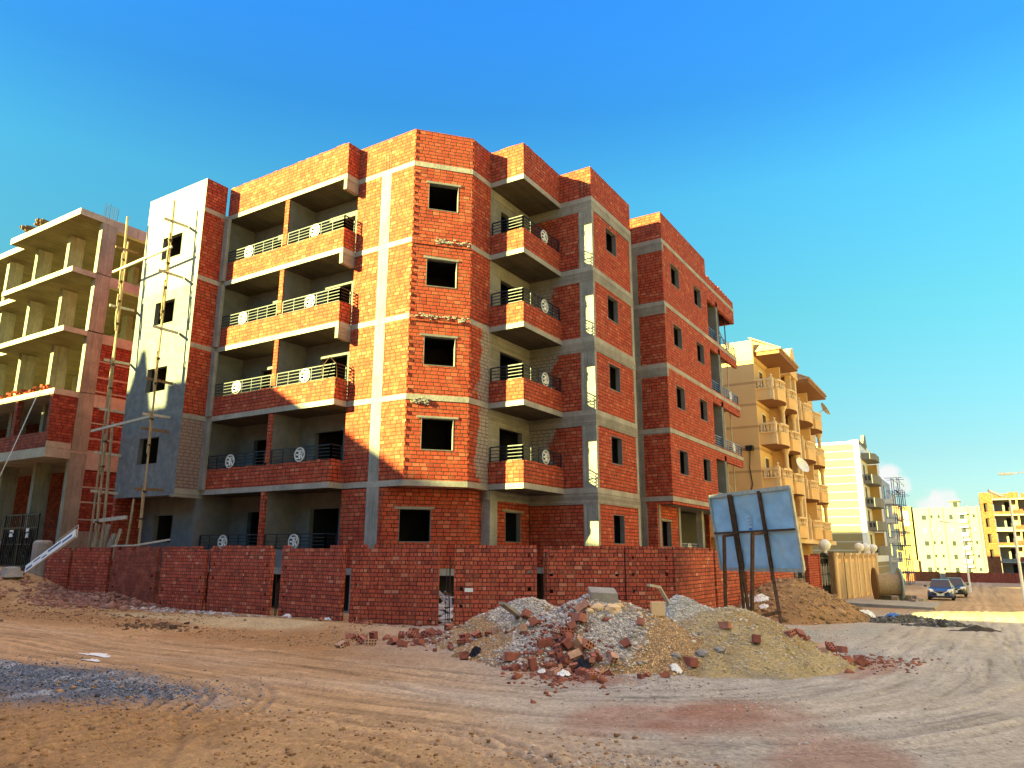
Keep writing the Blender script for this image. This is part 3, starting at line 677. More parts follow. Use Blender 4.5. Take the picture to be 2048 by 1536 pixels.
def cC(x, y):
    c = np.tile(np.array([[.62,.49,.27]]), (len(x), 1)); t = sst(fbm(x*1.2, y*1.2, 95, 4), .0, .2)*.7
    c = c*(1-t[:,None])+np.array([[.52,.35,.15]])*t[:,None]; t = sst(fbm(x*.9, y*.9+7, 98, 4)-.12*(x-13), .12, .3)*.8
    return (c*(1-t[:,None])+np.array([[.40,.38,.34]])*t[:,None])*(1+.3*fbm(x*7, y*7, 99, 3))[:,None]
def cD(x, y): return np.tile(np.array([[.46,.28,.135]]), (len(x), 1))*(1+.5*fbm(x*2, y*2, 97, 4))[:,None]
PA = [(12.75, 5.95, 2.5, 1.85, 2.2, 1.16), (13.6, 8.1, 2.1, 1.7, 1.9, .95)]
PB = [(15.4, 7.3, 1.9, 1.5, 0, .98), (17.6, 6.2, 2.9, 1.25, -.15, .98)]
PC = [(14.45, 4.25, 2.45, 1.9, .3, .96)]
PD = [(29.6, 6.2, 4.4, 2.6, -.25, 1.5)]
heap('gravel_heap', 'grey crushed stone heap lying against the brick fence behind the rubble and sand', 'gravel heap', PB, 120, M['gravel'], cB, (12.5, 21.5, 4, 9.6))
heap('rubble_heap', 'brown heap of earth and gravel with broken bricks on it, left of the yellow sand', 'rubble heap', PA, 110, M['gravel'], cA, (9.5, 16.5, 3.2, 10.8), .04)
heap('sand_heap', 'smooth yellowish heap of sand in front of the billboard legs', 'sand heap', PC, 130, M['spoil'], cC, (11.2, 18., 1.4, 7.5), .04)
heap('dirt_mound', 'tall brown mound of dug earth behind the billboard beside the far end of the fence', 'dirt mound', PD, 140, M['spoil'], cD, (23, 36, 2.4, 10), .08)
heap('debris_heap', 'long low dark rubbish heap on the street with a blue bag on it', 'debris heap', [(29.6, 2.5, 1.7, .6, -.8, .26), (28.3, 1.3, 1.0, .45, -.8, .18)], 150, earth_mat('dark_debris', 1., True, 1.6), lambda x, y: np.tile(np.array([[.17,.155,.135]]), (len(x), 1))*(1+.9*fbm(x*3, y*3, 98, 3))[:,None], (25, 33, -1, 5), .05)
heap('debris_heap', 'small black heap at the right end of the longer rubbish heap on the street', 'debris heap', [(26.9, .25, .7, .3, -.9, .15)], 155, bpy.data.materials['dark_debris'], lambda x, y: np.tile(np.array([[.10,.09,.08]]), (len(x), 1)), (25.3, 28, -1, 1.6), .05)
# ------------------------------------------------------------------ brick boundary wall, panel by panel
def solo(mb, name, mat, label, cat, group=None, **k): return tag(mb.build(name, mat, **k), label, cat, group)
FT = .20
def panel(p, q, zb, zt, label, mat='brick_fence', vents=True, buttress=None, dip=None, th=.12):
    p, q = Vector(p), Vector(q); d = (q-p); L = d.length; d.normalize(); n = Vector((-d.y, d.x)); mb = MB(); hs = []
    if vents:                                             # half-brick holes left at both ends for the ties
        for e in (.16, L-.26):
            z = zb+.336; 
            while z < zt-.3:
                if random.random() < .62: hs.append((e, e+.10, round(z, 3), round(z+.105, 3)))
                z += .448
    if dip:
        mb.wall(p, q, zb, zt-.09, th, hs); mb.wall(p, p+d*.28, zt-.09, zt, th); mb.wall(q-d*.62, q, zt-.09, zt, th)
    else:
        mb.wall(p, q, zb, zt-.112, th, hs); u = .006     # top course laid brick by brick, some knocked off
        while u < L-.1:
            l = min(random.uniform(.215, .24), L-.006-u)
            if random.random() > .10:
                c = p+d*(u+l/2)+n*(th/2+random.uniform(-.012, .012)); h = .108+random.uniform(-.014, .012)
                mb.obox((c.x, c.y, zt-.112+h/2), (d.x*(l/2-.006), d.y*(l/2-.006), random.uniform(-.006,.006)), (n.x*(th/2-.006), n.y*(th/2-.006), 0), (0,0,h/2))
            u += l
    if buttress:
        for e in buttress:
            c = p+d*e; mb.wall(c-d*.14-n*.12, c+d*.14-n*.12, zb, zt-.02, .11)
    o = solo(mb, 'boundary_wall', M[mat], label, 'brick wall', 'brick fence panels round the plot')
    return o
FX = 16.1
ys = [33.1, 31.05, 28.2, 25.1, 22.3, 19.1]
labs = ['brick fence panel nearest the black gate, half buried by the dirt bank', 'brick fence panel behind the leaning white sign, second from the gate', 'smooth reddish washed fence panel above the brick rubble, third from the gate', 'brick fence panel with few vent holes right of the smooth washed panel', 'brick fence panel ending at the first open gap, fifth from the gate']
gapw = .26
for i in range(5):
    panel((FX, ys[i]-gapw/2), (FX, ys[i+1]+(gapw/2 if i < 4 else 0)), -2.15, .14+.01*i+(.02 if i == 4 else 0), labs[i], 'brick_fence_old' if i == 2 else 'brick_fence')
# recessed piers between the left-hand panels
for i in range(1, 5):
    mb = MB(); mb.wall((FX+.19, ys[i]+.2), (FX+.19, ys[i]-.2), -2.15, .12, .12); solo(mb, 'brick_pier', M['brick_fence'], ['dark recessed brick pier between the first and second fence panels from the gate', 'dark recessed brick pier left of the smooth washed fence panel', 'dark recessed brick pier right of the smooth washed fence panel', 'dark recessed brick pier left of the fence panel ending at the open gap'][i-1], 'brick pier', 'recessed piers of the brick fence')
panel((16.12, 18.66), (15.9, 15.78), -2.2, .20, 'brick fence panel between the first and second open gaps, its top dipped in the middle', dip=True, buttress=[2.86])
panel((15.62, 15.17), (16.36, 12.64), -2.2, .22, 'brick fence panel standing forward between two tall gaps, below the corner of the building')
panel((16.55, 12.24), (17.66, 10.26), -2.25, .21, 'brick fence panel carrying one pale block, left of the gravel heap')
panel((17.78, 10.12), (19.02, 8.28), -2.3, .19, 'brick fence panel right behind the concrete block on the heap')
panel((19.03, 8.24), (20.2, 7.33), -2.3, .18, 'narrow brick fence panel where the wall turns into the street')
panel((20.26, 7.3), (23.9, 7.3), -2.5, .17, 'brick fence panel behind the left edge of the blue billboard', vents=False)
panel((24.1, 7.3), (27.6, 7.3), -2.6, .12, 'brick fence panel seen between the billboard legs', vents=False)
panel((27.8, 7.3), (31.4, 7.3), -2.7, .06, 'brick fence panel behind the dirt mound', vents=False)
panel((31.6, 7.3), (36.0, 7.3), -2.8, .02, 'far end of the brick fence beyond the dirt mound', vents=False)
for x, l in ((24.0, 'dark pier in the street fence behind the billboard'), (27.7, 'dark pier in the street fence between billboard legs and dirt mound'), (31.5, 'dark pier in the street fence above the dirt mound')):
    mb = MB(); mb.wall((x-.16, 7.42), (x+.16, 7.42), -2.7, .02, .12); solo(mb, 'brick_pier', M['brick_fence'], l, 'brick pier', 'recessed piers of the brick fence')
# one pale cement block laid among the bricks
mb = MB(); d = Vector((17.66-16.55, 10.26-12.24)).normalized(); n = Vector((-d.y, d.x)); c = Vector((16.55, 12.24))+d*.42-n*.004
mb.obox((c.x, c.y, -.99), (d.x*.115, d.y*.115, 0), (n.x*.02, n.y*.02, 0), (0,0,.052)); solo(mb, 'cement_block', M['white'], 'single pale block set in the brick fence panel left of the gravel heap', 'block')
# starter bars in the gaps
def rods(c, n, z0, z1, label, group='bundles of reinforcing bars in the fence gaps'):
    mb = MB()
    for i in range(n):
        x, y = c[0]+random.uniform(-.1,.1), c[1]+random.uniform(-.12,.12); mb.tube([(x,y,z0), (x+random.uniform(-.03,.03), y+random.uniform(-.03,.03), z1+random.uniform(-.15,.15))], .009, 5)
    solo(mb, 'reinforcing_bars', M['rebar'], label, 'steel bars', group)
rods((16.15, 18.9), 4, -2, -.85, 'short steel bars standing in the first open gap of the fence')
rods((16.62, 12.42), 4, -2, -.2, 'tall steel bars standing in the widest fence gap with rubbish behind')
rods((17.85, 10.15), 5, -2, -.05, 'tangled steel bars in the narrow fence gap left of the heap')
# rubbish seen through the wide gap
mb = MB()
for i in range(46):
    x, y = random.uniform(16.9, 17.9), random.uniform(12.2, 13.6); z = -1.95+random.uniform(0, .75); s = random.uniform(.08, .2)
    mb.obox((x,y,z), Vector((random.gauss(0,1),random.gauss(0,1),random.gauss(0,.5))).normalized()*s, Vector((random.gauss(0,1),random.gauss(0,1),random.gauss(0,.5))).normalized()*s*.6, (0,0,.01), random.choice((0,0,1)))
tag(mb.build('rubbish', [M['white'], M['wood2']]), 'white rubbish bags and scraps piled behind the widest fence gap', 'rubbish', None, 'stuff')

# ------------------------------------------------------------------ concrete frame building on the left
L = thing('concrete_frame_building', 'bare concrete frame building on the left with open floors and brick lower storeys', 'building', (24, 42, -1.9))
def lp(mb, name, mat, label=None): return part(mb, name, mat, root=L, label=label)
FL = [(16.39, 16.07), (13.36, 13.10), (10.38, 10.13)]
for k, (zt, zb) in enumerate(FL):
    mb = MB(); mb.prism([(16.5,35.3),(38,35.3),(38,70),(17.2,70),(17.2,42.3),(16.5,42.3)], zb, zt); lp(mb, 'roof_slab' if k == 0 else 'floor_slab', M['frame_slab'])
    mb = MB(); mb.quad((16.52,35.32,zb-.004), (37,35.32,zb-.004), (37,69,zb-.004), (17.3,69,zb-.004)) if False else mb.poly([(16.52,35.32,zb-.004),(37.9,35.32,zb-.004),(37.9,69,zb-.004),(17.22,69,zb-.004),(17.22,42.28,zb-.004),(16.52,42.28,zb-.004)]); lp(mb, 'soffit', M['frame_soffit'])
    mb = MB(); mb.box(18.36, 38, 35.29, 35.6, zb-.22, zt+.02); lp(mb, 'beam', M['frame_slab'])
    mb = MB(); mb.box(17.7, 18.1, 36.2, 69, zb-.02, zb-.016); 
mb = MB(); mb.prism([(16.5,35.3),(38,35.3),(38,70),(16.5,70)], 7.08, 7.35); lp(mb, 'floor_slab', M['frame_slab'])
mb = MB(); mb.prism([(16.5,35.3),(38,35.3),(38,70),(16.5,70)], 4.17, 4.60); lp(mb, 'floor_slab', M['frame_slab'])
mb = MB(); mb.box(18.36, 38, 35.29, 35.6, 6.75, 7.37); mb.box(18.362, 38, 35.285, 35.6, 3.75, 4.45); lp(mb, 'beam', M['frame_slab'])
zs = [(-2.2, 4.17), (4.6, 7.08), (7.35, 10.13), (10.38, 13.1), (13.36, 16.07)]
for z0, z1 in zs:
    mb = MB(); mb.box(17.62, 18.36, 35.285, 35.56, z0, z1+.3 if z1 < 16 else z1); lp(mb, 'column', M['frame_conc'])
    for i, y in enumerate((38.3, 41.6, 44.8, 48.2, 51.6, 55.)):
        mb = MB(); mb.box(17.62, 18.36, y, y+.28, z0, z1); lp(mb, 'column', M['frame_conc'])
    for x in (21.8, 26):
        for y in (35.3, 39.5, 44, 49):
            mb = MB(); mb.box(x, x+.3, y, y+.6, z0, z1); lp(mb, 'column', M['frame_conc'])
for z0, z1 in zs[2:]:                                       # lift core and back wall inside
    mb = MB(); mb.wall((30, 69), (30, 36), z0, z1, .2); mb.wall((23.5, 47), (23.5, 41), z0, z1, .2); lp(mb, 'inner_wall', M['frame_conc'])
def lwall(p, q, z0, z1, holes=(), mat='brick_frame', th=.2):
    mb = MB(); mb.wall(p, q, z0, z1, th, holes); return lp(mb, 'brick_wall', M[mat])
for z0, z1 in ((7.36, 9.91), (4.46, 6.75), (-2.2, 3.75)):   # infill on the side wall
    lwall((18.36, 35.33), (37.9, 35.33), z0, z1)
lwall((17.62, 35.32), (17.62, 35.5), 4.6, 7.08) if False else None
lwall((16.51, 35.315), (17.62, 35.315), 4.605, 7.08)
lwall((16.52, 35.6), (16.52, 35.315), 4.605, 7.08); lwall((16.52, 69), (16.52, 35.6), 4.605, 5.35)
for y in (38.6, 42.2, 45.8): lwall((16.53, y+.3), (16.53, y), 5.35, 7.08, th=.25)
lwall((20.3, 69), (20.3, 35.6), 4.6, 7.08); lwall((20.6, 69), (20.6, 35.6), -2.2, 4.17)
mb = MB()                                                   # thin bond courses in the infill
for z in (8.2, 9.0, 7.5, 5.2, 5.95, 4.6, 2.9, 2.2, 1.4, .6): mb.box(18.37, 37.9, 35.318, 35.34, z, z+.07)
for z in (4.61, ): mb.box(16.5, 17.6, 35.305, 35.33, z, z+.28)
lp(mb, 'bond_course', M['frame_slab'])
mb = MB(); mb.wall((18.37, 35.31), (37.9, 35.31), -2.2, .9, .02); lp(mb, 'rendered_base', M['frame_conc'])
mb = MB()
for i in range(8): x = 17.7+.6*(i % 4)/3; y = 35.36+.16*(i//4); mb.tube([(x,y,16.39), (x+random.uniform(-.03,.03),y,17.15+random.uniform(-.1,.1))], .012, 5)
lp(mb, 'starter_bars', M['rebar'])
# loose bricks along the ledge and timber on the roof edge
mb = MB()
for i in range(90):
    y = random.uniform(35.7, 47); z = 7.35+random.choice((.06,.06,.17,.28))
    a = random.uniform(0, 3.14); mb.obox((16.62+random.uniform(0,.25), y, z), (.12*math.cos(a), .12*math.sin(a), 0), (-.06*math.sin(a), .06*math.cos(a), 0), (0,0,.055))
tag(mb.build('stacked_bricks', M['brick']), 'row of loose bricks stacked on the ledge of the concrete frame building', 'bricks', None, 'stuff')
for k, (y, lab) in enumerate(((39.3, 'bundle of offcut boards on the roof edge nearer the roof corner'), (40.9, 'bundle of offcut boards on the roof edge further left'))):
    mb = MB()
    for i in range(9):
        z = 16.46+random.uniform(0, .35); mb.bar((16.35+random.uniform(-.1,.2), y+random.uniform(-.3,.3), z), (18.2, y+random.uniform(-.5,.5), z+random.uniform(-.1,.2)), .05, .12)
    solo(mb, 'timber_bundle', M['wood2'], lab, 'timber', 'timber bundles on the frame roof')
mb = MB(); pts = []
for i in range(13):
    t = i/12; pts.append((16.4-1.6*t, 36.6+1.2*t, 7.1-7.3*t-.35*math.sin(math.pi*t)))
mb.tube(pts, .022, 6); solo(mb, 'hanging_cable', M['white'], 'pale cable hanging from the brick ledge of the frame building to the ground', 'cable')
# gate of that plot
G = thing('iron_gate', 'black ornate double iron gate between pale posts at the left edge', 'gate', (16.1, 35.5, -.7))
for s, (y0, y1) in enumerate(((37.0, 35.55), (35.5, 34.05))):
    mb = MB()
    for y in (y0, y1): mb.box(16.07, 16.13, min(y, y), y+.06, -.68, 1.58)
    for z in (-.66, .25, .95, 1.52): mb.box(16.075, 16.125, y1, y0, z, z+.06)
    n = 9
    for i in range(1, n): y = y0+(y1-y0)*i/n; mb.box(16.085, 16.115, y-.012, y+.012, -.66, 1.52)
    c = (y0+y1)/2; mb.tube([(16.06, c+.38*math.cos(a), .28+.52*math.sin(a)) for a in np.linspace(0, 2*math.pi, 25)], .028, 6, caps=False)
    mb.tube([(16.06, c+.22*math.cos(a)*math.sin(a*2), .28+.3*math.sin(a)) for a in np.linspace(0, 2*math.pi, 33)], .018, 5, caps=False)
    mb.quad((16.14, y0, -.66), (16.14, y1, -.66), (16.14, y1, .9), (16.14, y0, .9))
    part(mb, 'gate_leaf', M['black'], root=G)
mb = MB(); mb.box(16.06, 16.09, 34.75, 34.95, .55, .95); mb.box(16.06, 16.09, 36.1, 36.4, .6, .9); part(mb, 'notice', M['white'], root=G)
for y, l in ((33.2, 'pale round-topped post right of the black gate'), (37.2, 'pale post at the left edge beside the black gate')):
    mb = MB(); mb.lathe((16.15, y+.35, -2.2), [(.36, 0), (.36, 2.5), (.34, 2.58), (.25, 2.64)], 20); solo(mb, 'gate_post', M['conc'], l, 'gate post', smooth=False)

# ------------------------------------------------------------------ bush-pole scaffold on the rendered tower
W = thing('wooden_scaffold', 'rough wooden pole scaffold lashed against the rendered tower', 'scaffold', (16.6, 29, -1.9))
def pole(pts, r=.047, name='pole', mat='wood'):
    mb = MB(); P = [Vector(p) for p in pts]; fine = []
    for a, b in zip(P[:-1], P[1:]):
        for k in range(5): fine.append(a+(b-a)*k/5+Vector((random.uniform(-.02,.02), random.uniform(-.02,.02), 0)))
    fine.append(P[-1]); mb.tube(fine, [r*random.uniform(.85, 1.1) for _ in fine], 7); return part(mb, name, M[mat], root=W)
def splice(p0, p1, z):                                     # overlapping second pole lashed alongside
    t = (z-p0[2])/(p1[2]-p0[2]); q = [p0[i]+(p1[i]-p0[i])*t for i in range(3)]; t2 = (z+1.7-p0[2])/(p1[2]-p0[2]); r = [p0[i]+(p1[i]-p0[i])*t2 for i in range(3)]
    pole([(q[0]-.09,q[1]-.06,q[2]), (r[0]-.09,r[1]-.06,r[2])], .043)
    for zz in (.3, 1.35): mb = MB(); k = q[2]+zz; f = (k-p0[2])/(p1[2]-p0[2]); mb.lathe((p0[0]+(p1[0]-p0[0])*f-.04, p0[1]+(p1[1]-p0[1])*f-.03, k), [(.09,0),(.10,.04),(.09,.08)], 8); part(mb, 'lashing', M['rebar'], root=W)
pA = ((16.55, 30.1, -2.0), (16.6, 31.2, 14.9)); pB = ((16.5, 27.08, -2.0), (16.55, 27.55, 14.7)); pC = ((16.9, 31.35, -2.0), (17.0, 31.6, 13.9))
for p in (pA, pB): 
    pole(p)
    for z in (.5, 3.4, 6.3, 9.0, 11.2): splice(p[0], p[1], z+random.uniform(-.4,.4))
pole(pC, .05); pole([(16.75, 28.6, -1.9), (16.9, 28.5, 2.05)], .05); pole([(16.6, 29.75, -1.9), (16.95, 30.85, 5.4)], .06)
for p, hs in ((pA, (13.3, 10.5, 8.0, 5.85, 4.0, 2.4)), (pB, (13.75, 11.4, 8.95, 6.75, 5.3, 4.72, 2.35))):
    for z in hs:
        f = (z-p[0][2])/(p[1][2]-p[0][2]); x = p[0][0]+(p[1][0]-p[0][0])*f; y = p[0][1]+(p[1][1]-p[0][1])*f; z2 = z+random.uniform(-.05,.05)
        mb = MB(); mb.bar((x-.35, y+.09, z), (17.3 if z > 2.3 else 18., y+.02, z2), .06, .1); part(mb, 'putlog', M['wood2' if random.random() < .3 else 'plank'], root=W)
for z in (12.35, 5.1): mb = MB(); mb.bar((16.5, 31.6, z-.1), (16.52, 27.3, z+.15), .08, .1); part(mb, 'ledger', M['plank'], root=W)
mb = MB(); mb.bar((16.6, 30.6, 1.2), (16.5, 28.2, 1.3), .1, .14); part(mb, 'ledger', M['plank'], root=W)
mb = MB()
for i in range(9):
    y = 31.4-.2*i+random.uniform(-.05,.05); mb.bar((16.7, y, -1.9), (17.25, y+random.uniform(-.15,.15), random.choice((.5,.9,1.1,.7))), .035, .11)
solo(mb, 'leaning_planks', M['plank'], 'row of pale planks leaning upright behind the brick fence at the scaffold foot', 'planks')
mb = MB(); mb.bar((16.18, 28.3, .2), (16.18, 26.9, .22), .16, .06); mb.bar((16.15, 27, .2), (16.3, 24.9, .42), .04, .07); solo(mb, 'boards', M['plank'], 'boards lying on top of the fence below the tower', 'boards')

# ------------------------------------------------------------------ white sign frame leaning on the left end of the fence
T = thing('fallen_sign', 'white and blue sign board leaning on its frame against the left end of the fence', 'sign', (14.6, 32.4, -.9))
a = Vector((15.0, 32.2, -.72)); b = Vector((15.35, 29.55, .68)); ax = (b-a); Ls = ax.length; ax.normalize(); w_ = Vector((.25,.40,.82)); w_ = (w_-ax*w_.dot(ax)).normalized(); nn = ax.cross(w_)
if nn.dot(a) > 0: nn = -nn
mb = MB(); mb.obox((a+b)/2, ax*Ls/2, w_*.17, nn*.03); part(mb, 'board', M['white'], root=T)
blue = plain_mat('faded_blue_print', (.03,.06,.22), rough=.5, bump=0)
mb = MB()
for s0, s1, t0, t1 in ((.08,.42,-.10,.0), (.5,.9,.02,.08), (1.0,1.3,-.08,-.02), (1.35,2.1,.0,.09), (2.2,2.75,-.06,.03)): mb.obox(a+ax*(s0+s1)/2*Ls/2.9+nn*.032+w_*(t0+t1)/2, ax*(s1-s0)/2*Ls/2.9, w_*(t1-t0)/2, nn*.003)
part(mb, 'print', blue, root=T)
mb = MB()
for o in (-.17, .17): m2 = MB(); m2.bar(a-ax*.5+w_*o, a+w_*o, .04); part(m2, 'post', M['rust'], root=T)
c0, c1 = a+ax*Ls*.62+w_*.3, b+ax*.12+w_*.3; mb.bar(c0, c1, .03); mb.bar(c1, c1-w_*.55, .03); mb.bar(c0, c0-w_*.3, .03); mb.bar(c1-w_*.55, c0-w_*.55, .03)
part(mb, 'frame', M['plank'], root=T)
mb = MB(); mb.hexa([(14.35,32.9,-.98),(14.1,31.85,-1.0),(14.75,31.75,-.98),(14.9,32.75,-.95),(14.4,32.75,-.62),(14.25,32.0,-.66),(14.65,31.95,-.62),(14.75,32.6,-.6)]); solo(mb, 'concrete_lump', M['conc'], 'grey concrete foot block at the end of the fallen white sign', 'concrete block')

# ------------------------------------------------------------------ billboard seen from behind
def CR(x, y, t):                                            # measured corner: direction from the camera times depth
    f, p, r, a = 1453.62, .22815531, .00381059, .56052971
    fw = Vector((math.cos(a)*math.cos(p), math.sin(a)*math.cos(p), math.sin(p))); rt = Vector((math.sin(a), -math.cos(a), 0)); up = rt.cross(fw)
    return (fw+(rt*math.cos(r)+up*math.sin(r))*((x-1024)/f)-(up*math.cos(r)-rt*math.sin(r))*((y-768)/f))*t
BB = thing('billboard', 'weathered blue billboard seen from behind on rusty steel legs above the sand heap', 'billboard', (19.6, 4.9, -1.7))
TL, TR, BR_, BL = CR(1419, 994, 21.3), CR(1580, 974, 18.6), CR(1608, 1141, 18.4), CR(1443, 1138, 21.1)
out = (TR-TL).cross(BL-TL).normalized()
if out.dot(-TL) < 0: out = -out                             # towards the viewer's side (the back of the board)
E2 = lambda u, v: (TL*(1-u)+TR*u)*(1-v)+(BL*(1-u)+BR_*u)*v
sheet = NT('blue_sheet_steel'); n1 = sheet.noise(.9, 3, .5); n2 = sheet.noise(7, 5)
sheet.col(sheet.mix(.13, sheet.ramp(n1, [(.3,(.32,.50,.70)),(.5,(.40,.58,.77)),(.7,(.50,.66,.81))]), sheet.ramp(n2, [(.3,.65),(.7,1.2)]), 'MULTIPLY')); sheet.set(Roughness=.45, Metallic=.0); sheet.bump(n1, .8, .3)
N = 14; co = []; mb = MB()
for i in range(N*3+1):
    for j in range(N*2+1):
        u, v = i/(N*3), j/(N*2); cu, cv = (u*3) % 1, (v*2) % 1; bulge = .035*math.sin(math.pi*cu)*math.sin(math.pi*cv)*(1+.5*math.sin(u*17+v*9))+.012*math.sin(9*u+14*v)
        mb.v.append(tuple(E2(u, v)-out*(.01+bulge)))
for i in range(N*3):
    for j in range(N*2):
        q = i*(N*2+1)+j; mb.f.append((q, q+1, q+N*2+2, q+N*2+1)); mb.m.append(0)
part(mb, 'panel', sheet.mat, root=BB, smooth=True)
frm = plain_mat('grey_steel_edge', (.42,.40,.36), rough=.5, metal=.2, var=.3)
mb = MB()
for p, q in ((TL, TR), (TR, BR_), (BR_, BL), (BL, TL)): mb.bar(p, q, .06, .10)
part(mb, 'rim', frm, root=BB)
mb = MB(); 
U1, U2 = .30, .655
for u in (U1, U2): mb.bar(E2(u, 0)+out*.04, E2(u, 1)+out*.04, .085, .07)
mb.bar(E2(U1-.035, 0)+out*.03, E2(U1-.04, 1)+out*.03, .05, .05)
for u0, u1 in ((.0, U1), (U1, U2), (U2, 1.)): mb.bar(E2(u0, .505)+out*.03, E2(u1, .505)+out*.03, .06, .05)
part(mb, 'rib', M['rust'], root=BB)
def leg(p, q, w=.075): mb = MB(); mb.bar(p, q, w); part(mb, 'leg', M['rust'], root=BB)
fl, fr = CR(1500, 1235, 20.0), CR(1569, 1272, 17.7)
fl.z -= .25; fr.z -= .25
leg(E2(U1, 1)+out*.04, fl); leg(E2(U1-.04, 1)+out*.03, fl+Vector((.06,.15,0)), .06); leg(E2(U2, 1)+out*.04, fr)
sa, sb = CR(1450, 1200, 19.4), CR(1504, 1236, 17.7); ta, tb = CR(1448, 1072, 19.6), CR(1505, 1068, 17.95)
sa.z -= .3
leg(ta, sa, .075); leg(tb, sb, .07)
for p, q, w in ((ta, E2(U1, .53)+out*.03, .07), (tb, E2(U2, .53)+out*.03, .08), (sb, CR(1561, 1224, 17.75), .08)): mb = MB(); mb.bar(p, q, w); part(mb, 'brace', M['rust'], root=BB)
mb = MB(); c = E2(.475, .40)-out*(-.012); uu = (E2(.52,.4)-E2(.43,.4)).normalized(); vv = (E2(.47,.5)-E2(.47,.3)).normalized()
mb.obox(c, uu*.075, vv*.20, out*.004, 0)
mb.obox(c+vv*.155+out*.005, uu*.065, vv*.035, out*.002, 1)
for r in range(3):                                          # worn lettering on the sticker, too faded to read
    for k in range(4): mb.obox(c+vv*(-.13+.085*r)+uu*(-.045+.03*k)+out*.005, uu*random.uniform(.006,.011), vv*.028, out*.002, 1 if random.random() < .5 else 2)
part(mb, 'sticker', [plain_mat('sticker_white', (.55,.62,.68), bump=0), plain_mat('sticker_blue', (.10,.22,.62), bump=0), plain_mat('sticker_pale_blue', (.30,.42,.60), bump=0)], root=BB)
# ------------------------------------------------------------------ finished buildings down the street
M['tan'] = plain_mat('tan_paint', (.68,.43,.20), var=.10, scale=.8, bump=.15)
M['tan_trim'] = plain_mat('pale_tan_trim', (.70,.50,.29), var=.08, bump=.1)
M['tan_dark'] = plain_mat('brown_soffit', (.26,.12,.065), var=.12, bump=0)
M['stone'] = brick_mat('brown_stone_cladding', h=.3, w=.5, stops=[(0,(.20,.11,.07)),(1,(.34,.21,.14))], smear=.1)
M['tile'] = plain_mat('clay_roof_tiles', (.42,.27,.15), var=.3, scale=3, bump=.3)
M['glass'] = plain_mat('dark_window_glass', (.03,.035,.04), rough=.12, var=.1, bump=0, spec=.6)
M['cream'] = plain_mat('cream_wall_paint', (.20,.192,.17), var=.05, scale=.4, bump=.1)
M['car_glass'] = plain_mat('tinted_car_glass', (.02,.025,.05), rough=.25, var=.1, bump=0, spec=.25)
M['white_bldg'] = plain_mat('white_blue_wall_paint', (.46,.48,.53), var=.06, scale=.4, bump=.1)
M['ochre'] = plain_mat('ochre_paint', (.48,.30,.12), var=.08, scale=.6, bump=.1)
def striped(name, a, b, lines):
    t = NT(name); z = t.sep(t.pos())[2]; f = t.m('DIVIDE', t.m('ADD', z, 20.), lines); fr = t.m('FRACT', f); c = t.mix(t.m('LESS_THAN', fr, .11), a, b)
    fl = t.n('ShaderNodeTexWhiteNoise', noise_dimensions='1D'); t.put(fl.inputs['W'], t.m('FLOOR', f)); c = t.mix(.2, c, t.ramp(fl.outputs[0], [(0,.8),(1,1.1)]), 'MULTIPLY'); t.col(t.mix(.15, c, t.ramp(t.noise(1., 4), [(.3,.8),(.7,1.15)]), 'MULTIPLY')); return t.mat
M['striped'] = striped('banded_sand_render', (.30,.235,.115), (.46,.44,.39), 1.02)
M['tan_band'] = striped('banded_tan_render', (.62,.40,.19), (.42,.26,.125), 1.48)

def bparts(root):
    def p(mb, name, mat, label=None, **k): return part(mb, name, M[mat] if isinstance(mat, str) else mat, root=root, label=label, **k)
    return p
N1 = thing('tan_apartment_building', 'finished tan apartment building with rounded balustrade balconies and brown canopies', 'building', (58, 18, -3)); p1 = bparts(N1)
mb = MB(); mb.box(48.7, 70, 11.4, 43, 1.05, 13.3); p1(mb, 'wall', 'tan_band')
mb = MB(); mb.box(49.3, 69, 12.3, 43, -3.2, 1.05); p1(mb, 'ground_floor_wall', 'ochre')
mb = MB(); mb.wall((48.7, 27), (48.7, 11.4), 13.3, 14.1, .25); mb.wall((48.7, 11.4), (50.2, 11.4), 13.3, 13.8, .25); p1(mb, 'parapet', 'tan'); mb = MB(); mb.wall((57.5, 11.4), (70, 11.4), 13.3, 14.0, .25); p1(mb, 'parapet', 'tan')
mb = MB(); mb.box(48.6, 68.2, 10.2, 12.3, .72, 1.04); p1(mb, 'ledge', 'tan_trim')
mb = MB(); mb.box(56.1, 57.9, 10.7, 11.4, 1.05, 13.2); p1(mb, 'stone_bay', 'stone')
mb = MB(); mb.box(57.3, 57.75, 10.45, 10.7, 1.05, 13.0); mb.box(55.9, 56.15, 10.5, 10.9, 1.05, 13.0); p1(mb, 'pilaster', 'tan_trim')
mb = MB(); pts = [(55.4, 13.0)]+[(55.4+1.4*(1-math.cos(a))*1.0, 13.0+2.3*math.sin(a)) for a in np.linspace(.1, 1.5, 9)]+[(57.0, 15.4), (57.3, 14.9)]+[(57.3+.6*math.sin(a), 14.9-1.3*(1-math.cos(a))-.6*a) for a in np.linspace(.1, 1.2, 6)]+[(58.1, 13.0)]
for i in range(len(pts)-1): pass
n = len(mb.v); k = len(pts); mb.v += [(x, 10.35, z) for x, z in pts]+[(x, 11.6, z) for x, z in pts]; mb.f += [tuple(range(n, n+k)), tuple(range(n+2*k-1, n+k-1, -1))]+[(n+i, n+(i+1)%k, n+k+(i+1)%k, n+k+i) for i in range(k)]; mb.m += [0]*(k+2)
p1(mb, 'curved_gable', 'tan')
